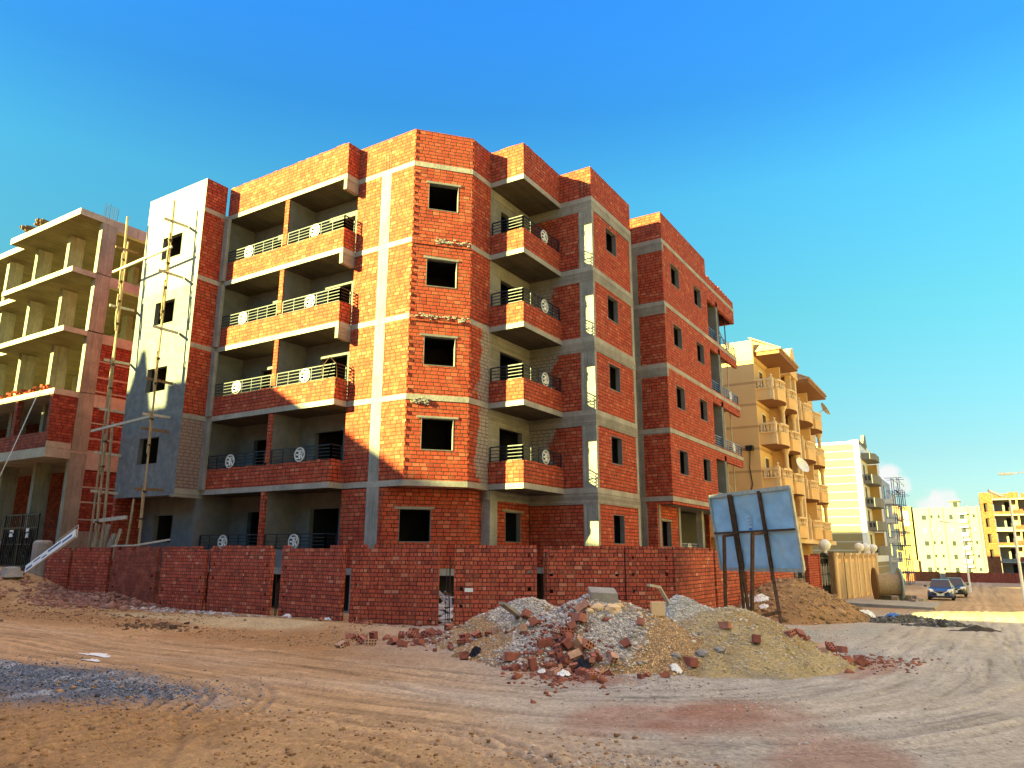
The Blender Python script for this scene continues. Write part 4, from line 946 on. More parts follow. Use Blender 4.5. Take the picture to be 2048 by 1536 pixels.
def canopy(x0, x1):
    mb = MB(); y0 = 9.75; mb.hexa([(x0,y0,13.05),(x1,y0,13.05),(x1,11.5,13.05),(x0,11.5,13.05),(x0,y0,13.3),(x1,y0,13.3),(x1,11.5,13.3),(x0,11.5,13.3)]); c = p1(mb, 'canopy', 'tan_dark')
    mb = MB(); mb.hexa([(x0-.1,y0-.1,13.302),(x1+.1,y0-.1,13.302),(x1+.1,11.8,13.302),(x0-.1,11.8,13.302),(x0-.1,y0-.1,13.36),(x1+.1,y0-.1,13.36),(x1-1.2,11.8,14.5),(x0+.8,11.8,14.5)])
    nx = int((x1-x0)/.3)
    for i in range(nx): x = x0+.3*i; mb.tube([(x, y0-.12, 13.38), (x+.1, 11.7, 14.42)], .055, 5)
    r = mb.build('roof_tiles', M['tile']); r.parent = c
canopy(49.0, 55.0); canopy(59.0, 66.8)
BZ = [9.98, 7.0, 4.02, 1.05]
def balcony_round(x0, x1, z):
    yf = 10.35; out_ = [(x0, 11.41), (x0, yf)]; m = (x0+x1)/2; w = (x1-x0)/2
    arc = [(m-w*.80+1.8*w*.98*t/10*1., yf-.42*math.sin(math.pi*t/10)**.8) for t in range(11)]
    out_ += [(x0+.45, yf)]+[(x0+.45+(x1-x0-.45)*t/10, yf-.42*math.sin(math.pi*(.15+.85*t/10))**.9 if t < 10 else yf+.25) for t in range(11)]+[(x1, 11.41)]
    mb = MB(); mb.prism(out_, z, z+.75); o = p1(mb, 'balcony', 'tan')
    mb = MB(); mb.prism([(m+(x-m)*.985, 11.4-(11.4-y)*.985) for x, y in out_], z-.012, z-.003); s = mb.build('balcony_soffit', M['tan_dark']); s.parent = o
    mb = MB(); edge = out_[:-1]; seg = []
    for a, b in zip(edge[:-1], edge[1:]):
        A, Bv = Vector(a), Vector(b); Ld = (Bv-A).length; nn = max(1, round(Ld/.2)); seg += [A+(Bv-A)*i/nn for i in range(nn)]
    for q in seg: mb.lathe((q.x, q.y+.06, z+.75), [(.045,0),(.03,.1),(.07,.24),(.035,.40),(.05,.55)], 6)
    for a, b in zip(edge[:-1], edge[1:]): mb.bar((a[0],a[1]+.05,z+1.36), (b[0],b[1]+.05,z+1.36), .17, .12); mb.bar((a[0],a[1]+.05,z+.78), (b[0],b[1]+.05,z+.78), .16, .07)
    mb.box(x0-.02, x0+.42, yf-.03, yf+.2, z, z+1.5); mb.lathe((x0+.2, yf+.1, z+1.5), [(.12,0),(.05,.1),(.1,.2),(.02,.3)], 8)
    r = mb.build('balustrade', M['tan_trim']); r.parent = o
for z in BZ:
    for x0, x1 in ((48.95, 52.3), (52.55, 55.9), (58.1, 62.2), (62.45, 66.3)): balcony_round(x0, x1, z)
for z in BZ:                                                # recesses, doors, columns
    for x0 in (49.4, 52.9, 58.6, 62.9):
        mb = MB(); mb.box(x0+.6, x0+1.6, 11.385, 11.45, z+.8, z+2.3); w = p1(mb, 'window', 'white')
        mb = MB(); mb.box(x0+.68, x0+1.08, 11.37, 11.38, z+.85, z+2.22); mb.box(x0+1.13, x0+1.52, 11.37, 11.38, z+.85, z+2.22); g = mb.build('pane', M['glass']); g.parent = w
    for x in (52.4, 62.3): mb = MB(); mb.box(x-.12, x+.12, 10.5, 11.4, z+.75, z+2.9); p1(mb, 'side_screen', 'tan')
    mb = MB(); mb.box(56.75, 57.2, 10.66, 10.72, z+.9, z+2.0); p1(mb, 'window', 'glass')
    if z < 7.5:
        for x in (55.6, 65.9, 52.0):
            mb = MB(); mb.lathe((x, 10.45, z+1.42), [(.2,0),(.15,.12),(.15,1.2),(.26,1.42),(.26,1.56)], 10); p1(mb, 'round_column', 'tan_trim')
def dish(c, r, label, aim):
    mb = MB(); n = 18; a = Vector(aim).normalized(); u = a.cross(Vector((0,0,1))).normalized(); v = u.cross(a); c = Vector(c)
    for i in range(5):
        rr = r*(i+.01)/4
        for k in range(n): an = 2*math.pi*k/n; mb.v.append(tuple(c+(u*math.cos(an)+v*math.sin(an))*rr+a*(.35*rr*rr/r)))
    for i in range(4):
        for k in range(n): q = i*n+k; q2 = i*n+(k+1) % n; mb.f.append((q, q2, q2+n, q+n)); mb.m.append(0)
    mb.tube([c, c-a*.3, c-a*.3-Vector((0,0,.6))], .04, 6); solo(mb, 'satellite_dish', M['white'], label, 'satellite dish', 'satellite dishes on the tan balconies', smooth=True)
dish((54.9, 10.1, 6.1), .6, 'pale satellite dish between the columns of a tan balcony', (-.5,-1,.5)); dish((65.9, 9.9, 12.0), .62, 'pale satellite dish on the topmost far balcony of the tan building', (.3,-1,.6))
mb = MB(); mb.box(48.2, 48.68, 11.75, 12.2, 6.6, 6.9); mb.tube([(48.62,12.,6.6), (48.62,12.1,5.5), (48.66,12.0,4.4), (48.66,12.3,3.4)], .03, 5); solo(mb, 'wall_lamp', M['black'], 'black lamp with hanging cable on the side wall of the tan building', 'lamp')

N2 = thing('banded_apartment_building', 'pale yellow banded building with white corner beyond the tan one', 'building', (108, 18, -4)); p2 = bparts(N2)
mb = MB(); mb.box(100, 122, 11.4, 28, -4.3, 13.6); p2(mb, 'wall', 'striped')
mb = MB(); mb.box(99.93, 122.1, 11.33, 11.9, -1.0, 14.0); mb.box(99.9, 100.05, 11.3, 12.3, 13.5, 14.0); mb.box(99.93, 100.2, 11.9, 28, 13.6, 13.9); p2(mb, 'corner_band', 'white')
for i, z in enumerate((9.0, 6.1, 3.2, .2)):
    mb = MB(); mb.prism([(101.5, 11.4), (101.5, 10.3), (103, 9.8), (107, 9.8), (107.6, 10.3), (107.6, 11.4)], z-.35, z+.8); o = p2(mb, 'balcony', 'cream')
    mb = MB(); 
    for k in range(2): mb.box(101.47, 101.5, 10.5+.4*k, 10.75+.4*k, z+.05, z+.6)
    s = mb.build('balcony_cutout', M['glass']); s.parent = o
    mb = MB(); mb.box(102.5, 104, 11.30, 11.335, z+.5, z+2.2); p2(mb, 'window', 'glass')
    mb = MB(); mb.box(101.3, 108.2, 10.6, 11.4, z+.8, z+2.45) if False else mb.box(107.2, 107.5, 10.2, 11.33, z+.8, z+2.55); p2(mb, 'side_screen', 'ochre')
mb = MB(); mb.prism([(101.5, 11.4), (101.5, 10.3), (103, 9.8), (107, 9.8), (107.6, 10.3), (107.6, 11.4)], 11.7, 12.5); p2(mb, 'canopy', 'cream')
mb = MB(); mb.box(100, 108, 11.3, 11.6, 13.6, 14.1); mb.hexa([(104,11.2,14),(108,11.2,14),(108,11.6,14),(104,11.6,14),(106,11.2,15.4),(107,11.2,15.6),(107,11.6,15.6),(106,11.6,15.4)]); p2(mb, 'parapet', 'cream')

N3 = thing('white_scaffolded_building', 'whitish apartment building behind dark scaffolding at the end of the row', 'building', (130, 18, -4)); p3 = bparts(N3)
mb = MB(); mb.box(125, 138, 11.5, 28, -4.8, 11.4); p3(mb, 'wall', 'white_bldg')
for z in (8.2, 5.3, 2.3, -.6):
    mb = MB(); mb.box(127, 133, 10.4, 11.5, z-.6, z+.1); o = p3(mb, 'balcony', 'white')
    mb = MB()
    for i in range(14): mb.lathe((127.2+.43*i, 10.47, z+.1), [(.1,0),(.06,.2),(.12,.45),(.07,.75)], 6)
    mb.box(127, 133, 10.4, 10.55, z+.85, z+1.); s = mb.build('balustrade', M['white']); s.parent = o
    mb = MB(); mb.box(127.5, 130, 11.42, 11.5, z+.3, z+2.2); p3(mb, 'window', 'glass')
sc = thing('tube_scaffold', 'dark blue tube scaffold in front of the whitish building', 'scaffold', (131, 9.6, -4.6)); M['blue_tube'] = plain_mat('blue_scaffold_paint', (.08,.11,.19), rough=.5, bump=0)
for i, x in enumerate((124.5, 128, 132, 136)):
    mb = MB()
    for y in (9.3, 10.1): mb.tube([(x, y, -4.8), (x, y, 11.9+random.uniform(-.8,.8))], .055, 5)
    part(mb, 'standard', M['blue_tube'], root=sc)
for z in np.arange(-2.8, 11.6, 2.): 
    mb = MB()
    for y in (9.3, 10.1): mb.tube([(123.5, y, z), (137, y, z+random.uniform(-.2,.2))], .04, 5)
    for x in (124.5, 128, 132, 136): mb.tube([(x, 8.6, z+.1), (x, 11, z+.1)], .04, 5)
    part(mb, 'ledger', M['blue_tube'], root=sc)
mb = MB()
for k in range(6): mb.tube([(124.5+4*(k % 2), 9.3, -4+2.3*k), (128+4*(k % 2), 9.3, -1.9+2.3*k)], .05, 5); mb.bar((124, 9.6, -1.6+2.2*k), (133, 9.8, -1.6+2.2*k), .3, .05)
part(mb, 'brace', M['blue_tube'], root=sc)
# pastel block between scaffold and cream building
N4 = thing('pastel_apartment_building', 'yellow and pink building partly hidden by the blue scaffold', 'building', (203, 19, -5)); p4 = bparts(N4)
mb = MB(); mb.box(197.800, 211.800, 12.586, 26.040, -5.967, 11.067); p4(mb, 'wall', plain_mat('pastel_yellow', (.32,.25,.10), var=.06, scale=.3, bump=0))
mb = MB(); mb.box(197.300, 197.800, 14.756, 16.926, 2.170, 11.284); mb.box(197.200, 197.820, 12.261, 14.105, -5.859, -1.302); p4(mb, 'pink_bay', plain_mat('salmon_paint', (.34,.17,.10), var=.06, scale=.3, bump=0))
mb = MB(); mb.box(197.700, 197.790, 13.237, 14.431, 6.510, 9.982); p4(mb, 'white_panel', 'white')
for z in (7.6, 4.3, 1.1): mb = MB(); mb.box(197.2, 197.295, 15.4, 16.5, z-.1, z+1.6); p4(mb, 'window', 'glass')
mb = MB(); mb.box(197.500, 197.780, 13.020, 13.562, -5.425, -2.170); p4(mb, 'window', 'cream')

N5 = thing('cream_apartment_building', 'sunlit cream apartment block closing the street, with small dark windows', 'building', (205, 5.5, -6)); p5 = bparts(N5)
mb = MB(); mb.box(198, 214, -1.2, 12.2, -7, 10.6); p5(mb, 'wall', 'cream')
mb = MB(); mb.box(199, 203, 2.6, 4.5, 10.6, 12.0); mb.box(198.5, 204, 2.4, 4.7, 12.0, 12.2); p5(mb, 'roof_hut', 'cream')
mb = MB(); mb.box(198.98, 198.995, 3.0, 3.9, 10.7, 11.8); p5(mb, 'doorway', 'glass')
k = 198/168
for zi, z in enumerate((7.58, 5.05, 2.55, 0, -2.45)):
    z *= k
    for y0, y1, hh in ((8.93,8.21,.9), (7.43,7.05,.6), (6.2,5.82,.6), (4.23,3.64,.9), (.33,-.05,.6)):
        mb = MB(); mb.box(197.94, 198.0, y1*k-.08, y0*k+.08, z-hh*k-.08, z+.08); w = p5(mb, 'window', 'cream')
        mb = MB(); mb.box(197.9, 197.935, y1*k, y0*k, z-hh*k, z); q = mb.build('pane', M['glass'] if zi != 1 else M['tan_trim']); q.parent = w
    mb = MB(); mb.box(197.9, 198, 1.75*k, 2.46*k, z-1.0*k, z); w = p5(mb, 'loggia', 'glass')
    mb = MB(); mb.box(197.2, 197.99, 1.2*k, 2.6*k, z+.02, z+.25); q = mb.build('canopy', M['white']); q.parent = w; mb = MB(); mb.box(197.4, 197.89, 1.3*k, 2.5*k, z-1.6*k, z-.95*k); q = mb.build('balcony', M['white']); q.parent = w
mb = MB()
for y in (7.6, 5.2, 1.0, -.6): mb.tube([(197.9, y*k, 10.9), (197.9, y*k, -6.5)], .07, 5)
p5(mb, 'drainpipe', 'ochre')
for i, (y0, y1, c, l) in enumerate(((12.6, 6.9, 'brick_pale', 'sunlit brick boundary wall below the cream block, left stretch'), (5.9, 3.4, 'brick_pale', 'sunlit brick boundary wall below the cream block, right of the grey door'), (3.4, -12, 'brick_fence', 'dull brick boundary wall running right below the far buildings'))):
    mb = MB(); mb.wall((165-i*1.5, y0), (165-i*1.5, y1), -6.3, -3.25, .3); 
    for y in np.arange(y1+.4, y0, 2.6): mb.box(164.85-i*1.5, 165.2-i*1.5, y, y+.3, -6.3, -3.1)
    solo(mb, 'boundary_wall', M[c], l, 'wall', 'brick boundary walls at the street end')
mb = MB(); mb.box(164.9, 165.2, 5.9, 6.9, -6.3, -3.5); solo(mb, 'plot_door', M['conc'], 'grey door in the sunlit far boundary wall', 'door')

N6 = thing('orange_brick_building', 'sunlit orange brick apartment block under construction at the right edge', 'building', (178, -8, -5)); p6 = bparts(N6); k = 171/143
mb = MB(); mb.wall((171, -1.2), (171, -3.3), -5.5, 11.8, .3, [(.55, 1.15, a, b) for a, b in ((8.1,9.8),(5.2,6.9),(2.2,3.9),(-.7,1.))]); mb.wall((171, -3.3), (173, -3.3), -5.5, 11.8, .3); p6(mb, 'wall', 'brick_pale')
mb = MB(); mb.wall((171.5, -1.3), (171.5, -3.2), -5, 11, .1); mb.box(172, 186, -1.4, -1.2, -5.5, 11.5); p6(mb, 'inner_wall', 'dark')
for i, z in enumerate((10.6, 7.6, 4.6, 1.7, -1.3)):
    mb = MB(); mb.box(171.0, 186, -16, -3.3, z-.25, z); p6(mb, 'floor_slab', 'conc')
    if i:
        mb = MB(); mb.wall((171.05, -3.4), (171.05, -16), z, z+.55, .2); o = p6(mb, 'balcony_parapet', 'brick_pale' if i % 2 else 'cream')
        mb = MB(); mb.wall((171.0, -6.4), (171.0, -8.0), z+.01, z+.9, .04); s = mb.build('brick_patch', M['brick']); s.parent = o
    hz = z-2.75
    if i < 4 or True:
        mb = MB(); mb.wall((173.5, -3.5), (173.5, -16), hz, z-.25, .2, [(1.7,2.6,hz+.2,hz+2.2), (5.6,6.6,hz+.2,hz+2.2), (9,10,hz+.2,hz+2.2)]); p6(mb, 'back_wall', 'cream')
        mb = MB(); mb.wall((174.6, -3.5), (174.6, -16), hz, z-.25, .1); p6(mb, 'inner_wall', 'dark')
        for y in (-7.2, -11.6): mb = MB(); mb.box(171.3, 173.5, y-.12, y+.12, hz, z-.25); p6(mb, 'dividing_wall', 'ochre')
mb = MB()
for y0, y1, h in ((-1.2,-3.3,.5), (-3.4,-6,.9), (-6,-7.6,1.15), (-8,-11,.9), (-11,-16,1.5)): mb.wall((171.1, y0), (171.1, y1), 10.6 if y0 < -3 else 11.8, (10.6 if y0 < -3 else 11.2)+h, .2)
p6(mb, 'roof_parapet', 'brick_pale')

# tan garden wall along the street with lamp globes, gate, brick pier
GW = 8.5
panes = [(52.6, 58.4, 'first stretch of tan panelled garden wall right of the black street gate'), (58.6, 65., 'middle stretch of tan panelled garden wall'), (66.2, 79., 'far stretch of tan panelled garden wall behind the cable drum')]
for x0, x1, l in panes:
    t = thing('garden_wall', l, 'garden wall', (x0, GW, -3.2), 'tan garden wall along the street'); q = bparts(t); mb = MB(); mb.wall((x0, GW), (x1, GW), -4, -.35, .3); q(mb, 'wall', 'tan')
    mb = MB(); n = max(1, round((x1-x0)/3)); 
    for i in range(n+1): x = x0+(x1-x0)*i/n; mb.box(x-.3, x+.3, GW-.15, GW+.35, -4, -.1); mb.box(x-.38, x+.38, GW-.22, GW+.4, -.1, .08)
    q(mb, 'pier', 'tan_trim')
    mb = MB()
    for i in range(n): x = x0+(x1-x0)*(i+.5)/n; w = (x1-x0)/n/2-.5; mb.hexa([(x-w,GW-.05,-3.1),(x+w,GW-.05,-3.1),(x+w,GW,-3.1),(x-w,GW,-3.1),(x-w*.7,GW-.05,-.6),(x+w*.7,GW-.05,-.6),(x+w*.7,GW,-.6),(x-w*.7,GW,-.6)])
    q(mb, 'raised_panel', plain_mat('sand_panel', (.52,.38,.21), var=.12, scale=1.5))
for x, l in ((52.6, 'white globe lamp on the garden wall pier beside the black street gate'), (69.2, 'white globe lamp on the garden wall, left one of the close pair'), (73.4, 'white globe lamp on the garden wall, right one of the close pair'), (79., 'smaller white globe lamp at the far end of the garden wall')):
    mb = MB(); mb.lathe((x, GW+.1, .08), [(.12,0),(.1,.12),(.3,.25),(.4,.5),(.3,.75),(.08,.86)], 14); solo(mb, 'globe_lamp', M['white'], l, 'lamp', 'globe lamps on the garden wall', smooth=True)
mb = MB(); mb.wall((44.9, 8.3), (48.1, 8.3), -3.4, -.1, .4); mb.box(48.1, 48.4, 8.25, 8.75, -3.4, .0); mb.box(44.7, 44.9, 8.25, 8.75, -3.4, -.05); solo(mb, 'brick_pier', M['brick'], 'short red brick wall with pale edges between dirt mound and black street gate', 'brick wall')
for x0, x1, l in ((48.5, 52.1, 'black wrought iron street gate beside the tan garden wall'), (37.0, 44.4, 'black iron gate seen just above the dirt mound')):
    t = thing('iron_gate', l, 'gate', ((x0+x1)/2, 8.4, -3.2)); q = bparts(t); mb = MB(); zt = -.15 if x0 > 40 else -.35
    for x in np.arange(x0, x1, .22): mb.box(x, x+.05, 8.38, 8.42, -3.2, zt+.25*math.sin((x-x0)/(x1-x0)*math.pi))
    for z in (-3.1, -1.8, zt-.15): mb.box(x0, x1, 8.36, 8.44, z, z+.09)
    q(mb, 'gate_leaf', 'black'); mb = MB()
    for k in range(4):
        c = x0+(x1-x0)*(k+.5)/4; mb.tube([(c+.3*math.cos(a)*(.3+.1*a), 8.35, -1.2+.9*math.sin(a)*(.3+.1*a)) for a in np.linspace(0, 7, 24)], .035, 5)
    q(mb, 'scrollwork', 'conc')
    mb = MB(); mb.quad((x0, 8.5, -3.3), (x1, 8.5, -3.3), (x1, 8.5, zt-.2), (x0, 8.5, zt-.2)); q(mb, 'backing_sheet', 'black')
mb = MB(); mb.box(51.9, 52.25, 8.0, 8.3, -3.3, .15); mb.box(51.1, 51.4, 7.9, 8.2, -3.3, .05); solo(mb, 'timber_post', M['wood2'], 'grey timber posts standing before the black street gate', 'post')

# cable drum
D = thing('cable_drum', 'large empty wooden cable drum standing on the street verge', 'cable drum', (57.5, 5.6, -3.15)); q = bparts(D); zc = -2.03
da = Vector((.30, -1, 0)).normalized(); dn = Vector((-da.y, da.x, 0)) 
def disc(c, r, th, mat, name, n=30):
    mb = MB(); base = len(mb.v); c = Vector(c)
    for o in (-th/2, th/2):
        for k in range(n): a = 2*math.pi*k/n; mb.v.append(tuple(c+da*o+(dn*math.cos(a)+Vector((0,0,1))*math.sin(a))*r))
    mb.f.append(tuple(range(n))); mb.f.append(tuple(range(n, 2*n))); mb.m += [0, 0]
    for k in range(n): mb.f.append((k, (k+1)%n, n+(k+1)%n, n+k)); mb.m.append(0)
    return q(mb, name, mat)
ctr = Vector((57.5, 5.6, zc)); disc(ctr-da*.78, 1.12, .10, 'wood2', 'flange'); disc(ctr+da*.78, 1.12, .10, plain_mat('pale_blue_flange', (.30,.40,.42), var=.2), 'flange'); disc(ctr, .72, 1.44, 'wood', 'barrel')

# street lamps
def street_lamp(x, y, zb, zt, label, arm, heads=1):
    t = thing('street_lamp', label, 'street lamp', (x, y, zb), 'street lamps'); q = bparts(t); mb = MB(); mb.tube([(x,y,zb), (x,y,zt)], [.11, .06], 10); q(mb, 'pole', 'white')
    mb = MB(); e = Vector((x,y,zt))+Vector(arm); mb.tube([(x,y,zt-.05), tuple(Vector((x,y,zt))+Vector(arm)*.5+Vector((0,0,.12))), tuple(e)], .045, 8); q(mb, 'arm', 'white')
    d = Vector(arm).normalized(); s = Vector((-d.y, d.x, 0)); mb = MB(); mb.obox(e+d*.35, d*.42, s*.15, Vector((0,0,.07))); mb.obox(e+d*.38-Vector((0,0,.075)), d*.3, s*.11, Vector((0,0,.02))); q(mb, 'lamp_head', 'white')
street_lamp(90, 1.22, -3.9, 3.0, 'white street lamp standing before the cream block', (-.3, 1.2, .25))
street_lamp(60, -2.15, -3.3, 3.62, 'white street lamp at the right edge in front of the orange block', (-.2, .5, .28))
street_lamp(62, -4.3, -3.3, 5.5, 'nearest street lamp reaching in from the right edge, only its head showing', (0, 1.75, .05))

# cars
def car(name, label, x, y, z, paint, L=4.45, W=1.70, H=1.46):
    t = thing(name, label, 'car', (x, y, z), 'cars parked on the street'); q = bparts(t); hw = W/2
    st = [(0,.62,.30,.62),(.10,.78,.22,.70),(.45,.83,.20,.80),(1.15,.85,.20,.93),(1.5,.85,.20,.97),(2.6,.85,.20,.98),(3.6,.85,.22,1.0),(4.2,.82,.28,.99),(4.42,.72,.40,.92)]
    mb = MB(); R = []
    for s, w, z0, z1 in st:
        w = w/.85*hw; R.append([(s,-w*.92,z0),(s,-w,z0+.12),(s,-w,z1-.22),(s,-w*.93,z1-.05),(s,-w*.6,z1),(s,w*.6,z1),(s,w*.93,z1-.05),(s,w,z1-.22),(s,w,z0+.12),(s,w*.92,z0)])
    def loft(mb, R):
        n0 = len(mb.v); m = len(R[0])
        for r in R: mb.v += [(x+p[0], y+p[1], z+p[2]) for p in r]
        for i in range(len(R)-1):
            for k in range(m): a = n0+i*m+k; b = n0+i*m+(k+1) % m; mb.f.append((a, b, b+m, a+m)); mb.m.append(0)
        mb.f.append(tuple(n0+k for k in range(m))); mb.f.append(tuple(n0+(len(R)-1)*m+k for k in range(m))); mb.m += [0, 0]
    loft(mb, R); q(mb, 'body', paint, smooth=False)
    def ring(s, w, zb, zt, wt): return [(s,-w,zb),(s,-wt,zt),(s,wt,zt),(s,w,zb)]
    mb = MB(); loft(mb, [ring(1.12,.70*hw/.85,.90,.93,.66*hw/.85), ring(1.85,.76*hw/.85,.95,H-.05,.56*hw/.85), ring(2.0,.77*hw/.85,.95,H-.03,.56*hw/.85), ring(3.1,.77*hw/.85,.95,H-.05,.55*hw/.85), ring(3.95,.70*hw/.85,.96,1.0,.6*hw/.85)]); q(mb, 'windscreen', 'car_glass')
    mb = MB(); loft(mb, [ring(1.88,.57*hw/.85,H-.06,H-.03,.54*hw/.85), ring(2.4,.58*hw/.85,H-.03,H,.54*hw/.85), ring(3.1,.57*hw/.85,H-.05,H-.01,.53*hw/.85)]); q(mb, 'roof', paint)
    for s in (-1, 1):
        mb = MB(); mb.hexa([(x+.06,y+s*.42,z+.60),(x+.02,y+s*.62,z+.60),(x+.42,y+s*.80,z+.66),(x+.40,y+s*.5,z+.66),(x+.10,y+s*.42,z+.72),(x+.06,y+s*.64,z+.74),(x+.50,y+s*.815,z+.84),(x+.46,y+s*.5,z+.80)]); q(mb, 'headlight', M['white'])
        mb = MB(); mb.box(x+1.25, x+1.42, y+s*.98-.09, y+s*.98+.09, z+.93, z+1.07); q(mb, 'wing_mirror', paint)
        for sx in (.85, 3.5):
            mb = MB(); n = 18; c = Vector((x+sx, y+s*(hw-.1), z+.31))
            for o in (-.1, .11):
                for k in range(n): a = 2*math.pi*k/n; mb.v.append((c.x+.31*math.cos(a), c.y+o, c.z+.31*math.sin(a)))
            mb.f += [tuple(range(n)), tuple(range(n, 2*n))]+[(k, (k+1)%n, n+(k+1)%n, n+k) for k in range(n)]; mb.m += [0]*(n+2); w = q(mb, 'wheel', 'black')
    mb = MB(); mb.hexa([(x-.03,y-.42,z+.44),(x-.03,y+.42,z+.44),(x+.1,y+.42,z+.44),(x+.1,y-.42,z+.44),(x+.0,y-.52,z+.66),(x+.0,y+.52,z+.66),(x+.12,y+.52,z+.66),(x+.12,y-.52,z+.66)]); q(mb, 'grille', 'black')
    mb = MB(); mb.bar((x-.04,y-.5,z+.68), (x-.06,y,z+.45), .05); mb.bar((x-.06,y,z+.45), (x-.04,y+.5,z+.68), .05); q(mb, 'chrome_trim', 'white')
    mb = MB(); mb.box(x-.07, x-.03, y-.24, y+.24, z+.36, z+.50); q(mb, 'number_plate', plain_mat('pale_blue_plate', (.55,.62,.70), bump=0))
    mb = MB(); mb.box(x-.02, x+.1, y-.75, y+.75, z+.22, z+.32); q(mb, 'bumper', 'black')
car('sedan', 'dark blue sedan parked facing the camera on the street', 63.0, 2.75, gz(63,2.7)-.02, plain_mat('dark_blue_car_paint', (.03,.055,.18), rough=.25, var=.1, bump=0, spec=.6))
car('sedan', 'dark greenish car parked behind the blue sedan', 71, 2.1, gz(71,2.1)+.06, plain_mat('dark_green_car_paint', (.02,.03,.028), rough=.3, var=.1, bump=0, spec=.6))
mb = MB(); mb.hexa([(43,2.2,-2.95),(56,2.4,-3.3),(56,7.6,-3.3),(45,7.2,-2.9),(43,2.2,-2.58),(56,2.4,-3.0),(56,7.6,-2.95),(45,7.2,-2.58)]); solo(mb, 'concrete_pad', M['conc'], 'low grey concrete pad in front of the cable drum', 'concrete pad')
mb = MB(); mb.tube([(40.5,6.6,-2.2), (39,5.6,-2.5), (37.5,4.6,-2.58), (37,3.6,-2.6)], .04, 6); mb.tube([(40.5,6.6,-2.8), (40.5,6.6,-2.0)], .06, 6); solo(mb, 'hose', M['plank'], 'pale hose running from a peg across the street verge', 'hose')
for i in range(14):
    x, y = 60+random.uniform(-7, 6), 4.6+random.uniform(-1.0, 1.6); s = random.uniform(.15, .45); mb = MB(); mb.obox((x, y, gz(x,y)+s*.3), Vector((random.gauss(0,1),random.gauss(0,1),0)).normalized()*s, Vector((random.gauss(0,1),random.gauss(0,1),.2)).normalized()*s*.6, (0,0,s*.4))
    solo(mb, 'rubble_block', M['conc'], 'grey concrete lump lying near the parked blue sedan and cable drum', 'rubble', 'concrete lumps beside the sedan')

# ------------------------------------------------------------------ the blocks across the street behind the photographer: their shade covers the road
for nm, lab, x0, x1, y0, y1, zt in (('apartment_block', 'lower apartment block across the street behind the viewer', -24, -8, 2.0, 39.2, 12.07), ('apartment_block', 'taller apartment block across the street behind the viewer', -26, -8, 39.25, 80, 15.75)):
    t = thing(nm, lab, 'building', ((x0+x1)/2, (y0+y1)/2, -1.7), 'blocks behind the viewer'); q = bparts(t)
    tall = zt > 14
    mb = MB(); mb.box(x0, x1, y0, y1, -3, zt-(.95 if tall else 0)); q(mb, 'wall', 'ochre')
    for z in np.arange(0, zt-1.6, 3.):
        mb = MB()
        for y in np.arange(y0+2, y1-2, 4.2): mb.box(x1-.02, x1+.03, y, y+1.4, z, z+1.5)
        q(mb, 'window', 'glass')
    if tall:                                              # roof parapet with a gap and a pointed stair turret
        mb = MB(); mb.box(x1-.25, x1, y0, 43.55, zt-.96, zt); mb.box(x0, x1-.26, y0, y0+.25, zt-.96, zt); q(mb, 'parapet', 'ochre')
        mb = MB(); mb.box(x1-.25, x1, 45.2, 80, zt-.96, zt); q(mb, 'parapet', 'ochre')
        mb = MB(); c = 46.05; mb.hexa([(x1-1.4,c-.75,zt-.96),(x1-.26,c-.75,zt-.96),(x1-.26,c+.85,zt-.96),(x1-1.4,c+.85,zt-.96),(x1-.95,c-.1,zt+2.0),(x1-.7,c-.1,zt+2.0),(x1-.7,c+.12,zt+2.0),(x1-.95,c+.12,zt+2.0)]); q(mb, 'pointed_turret', 'ochre')

# sunlit row on the other side of the street, out of frame on the right; it throws warm light back on the shaded fronts
M['pale_row'] = plain_mat('pale_apricot_paint', (.55,.44,.33), var=.06, scale=.4, bump=.1)
for i, (x0, x1, zt) in enumerate(((-2, 17, 14), (19.5, 40, 16.5), (42, 61, 14), (64, 88, 16), (92, 120, 15))):
    t = thing('apartment_block', ['nearest','second','third','fourth','farthest'][i]+' apricot apartment block across the street, beyond the right edge of the view', 'building', ((x0+x1)/2, -21, -2.5), 'blocks across the street'); q = bparts(t)
    mb = MB(); mb.box(x0, x1, -30, -14, -6, zt); q(mb, 'wall', 'pale_row')
    for z in np.arange(-.5, zt-2, 3.1):
        mb = MB()
        for x in np.arange(x0+2, x1-2, 4.5): mb.box(x, x+1.3, -14.02, -13.95, z, z+1.4)
        q(mb, 'window', 'glass')
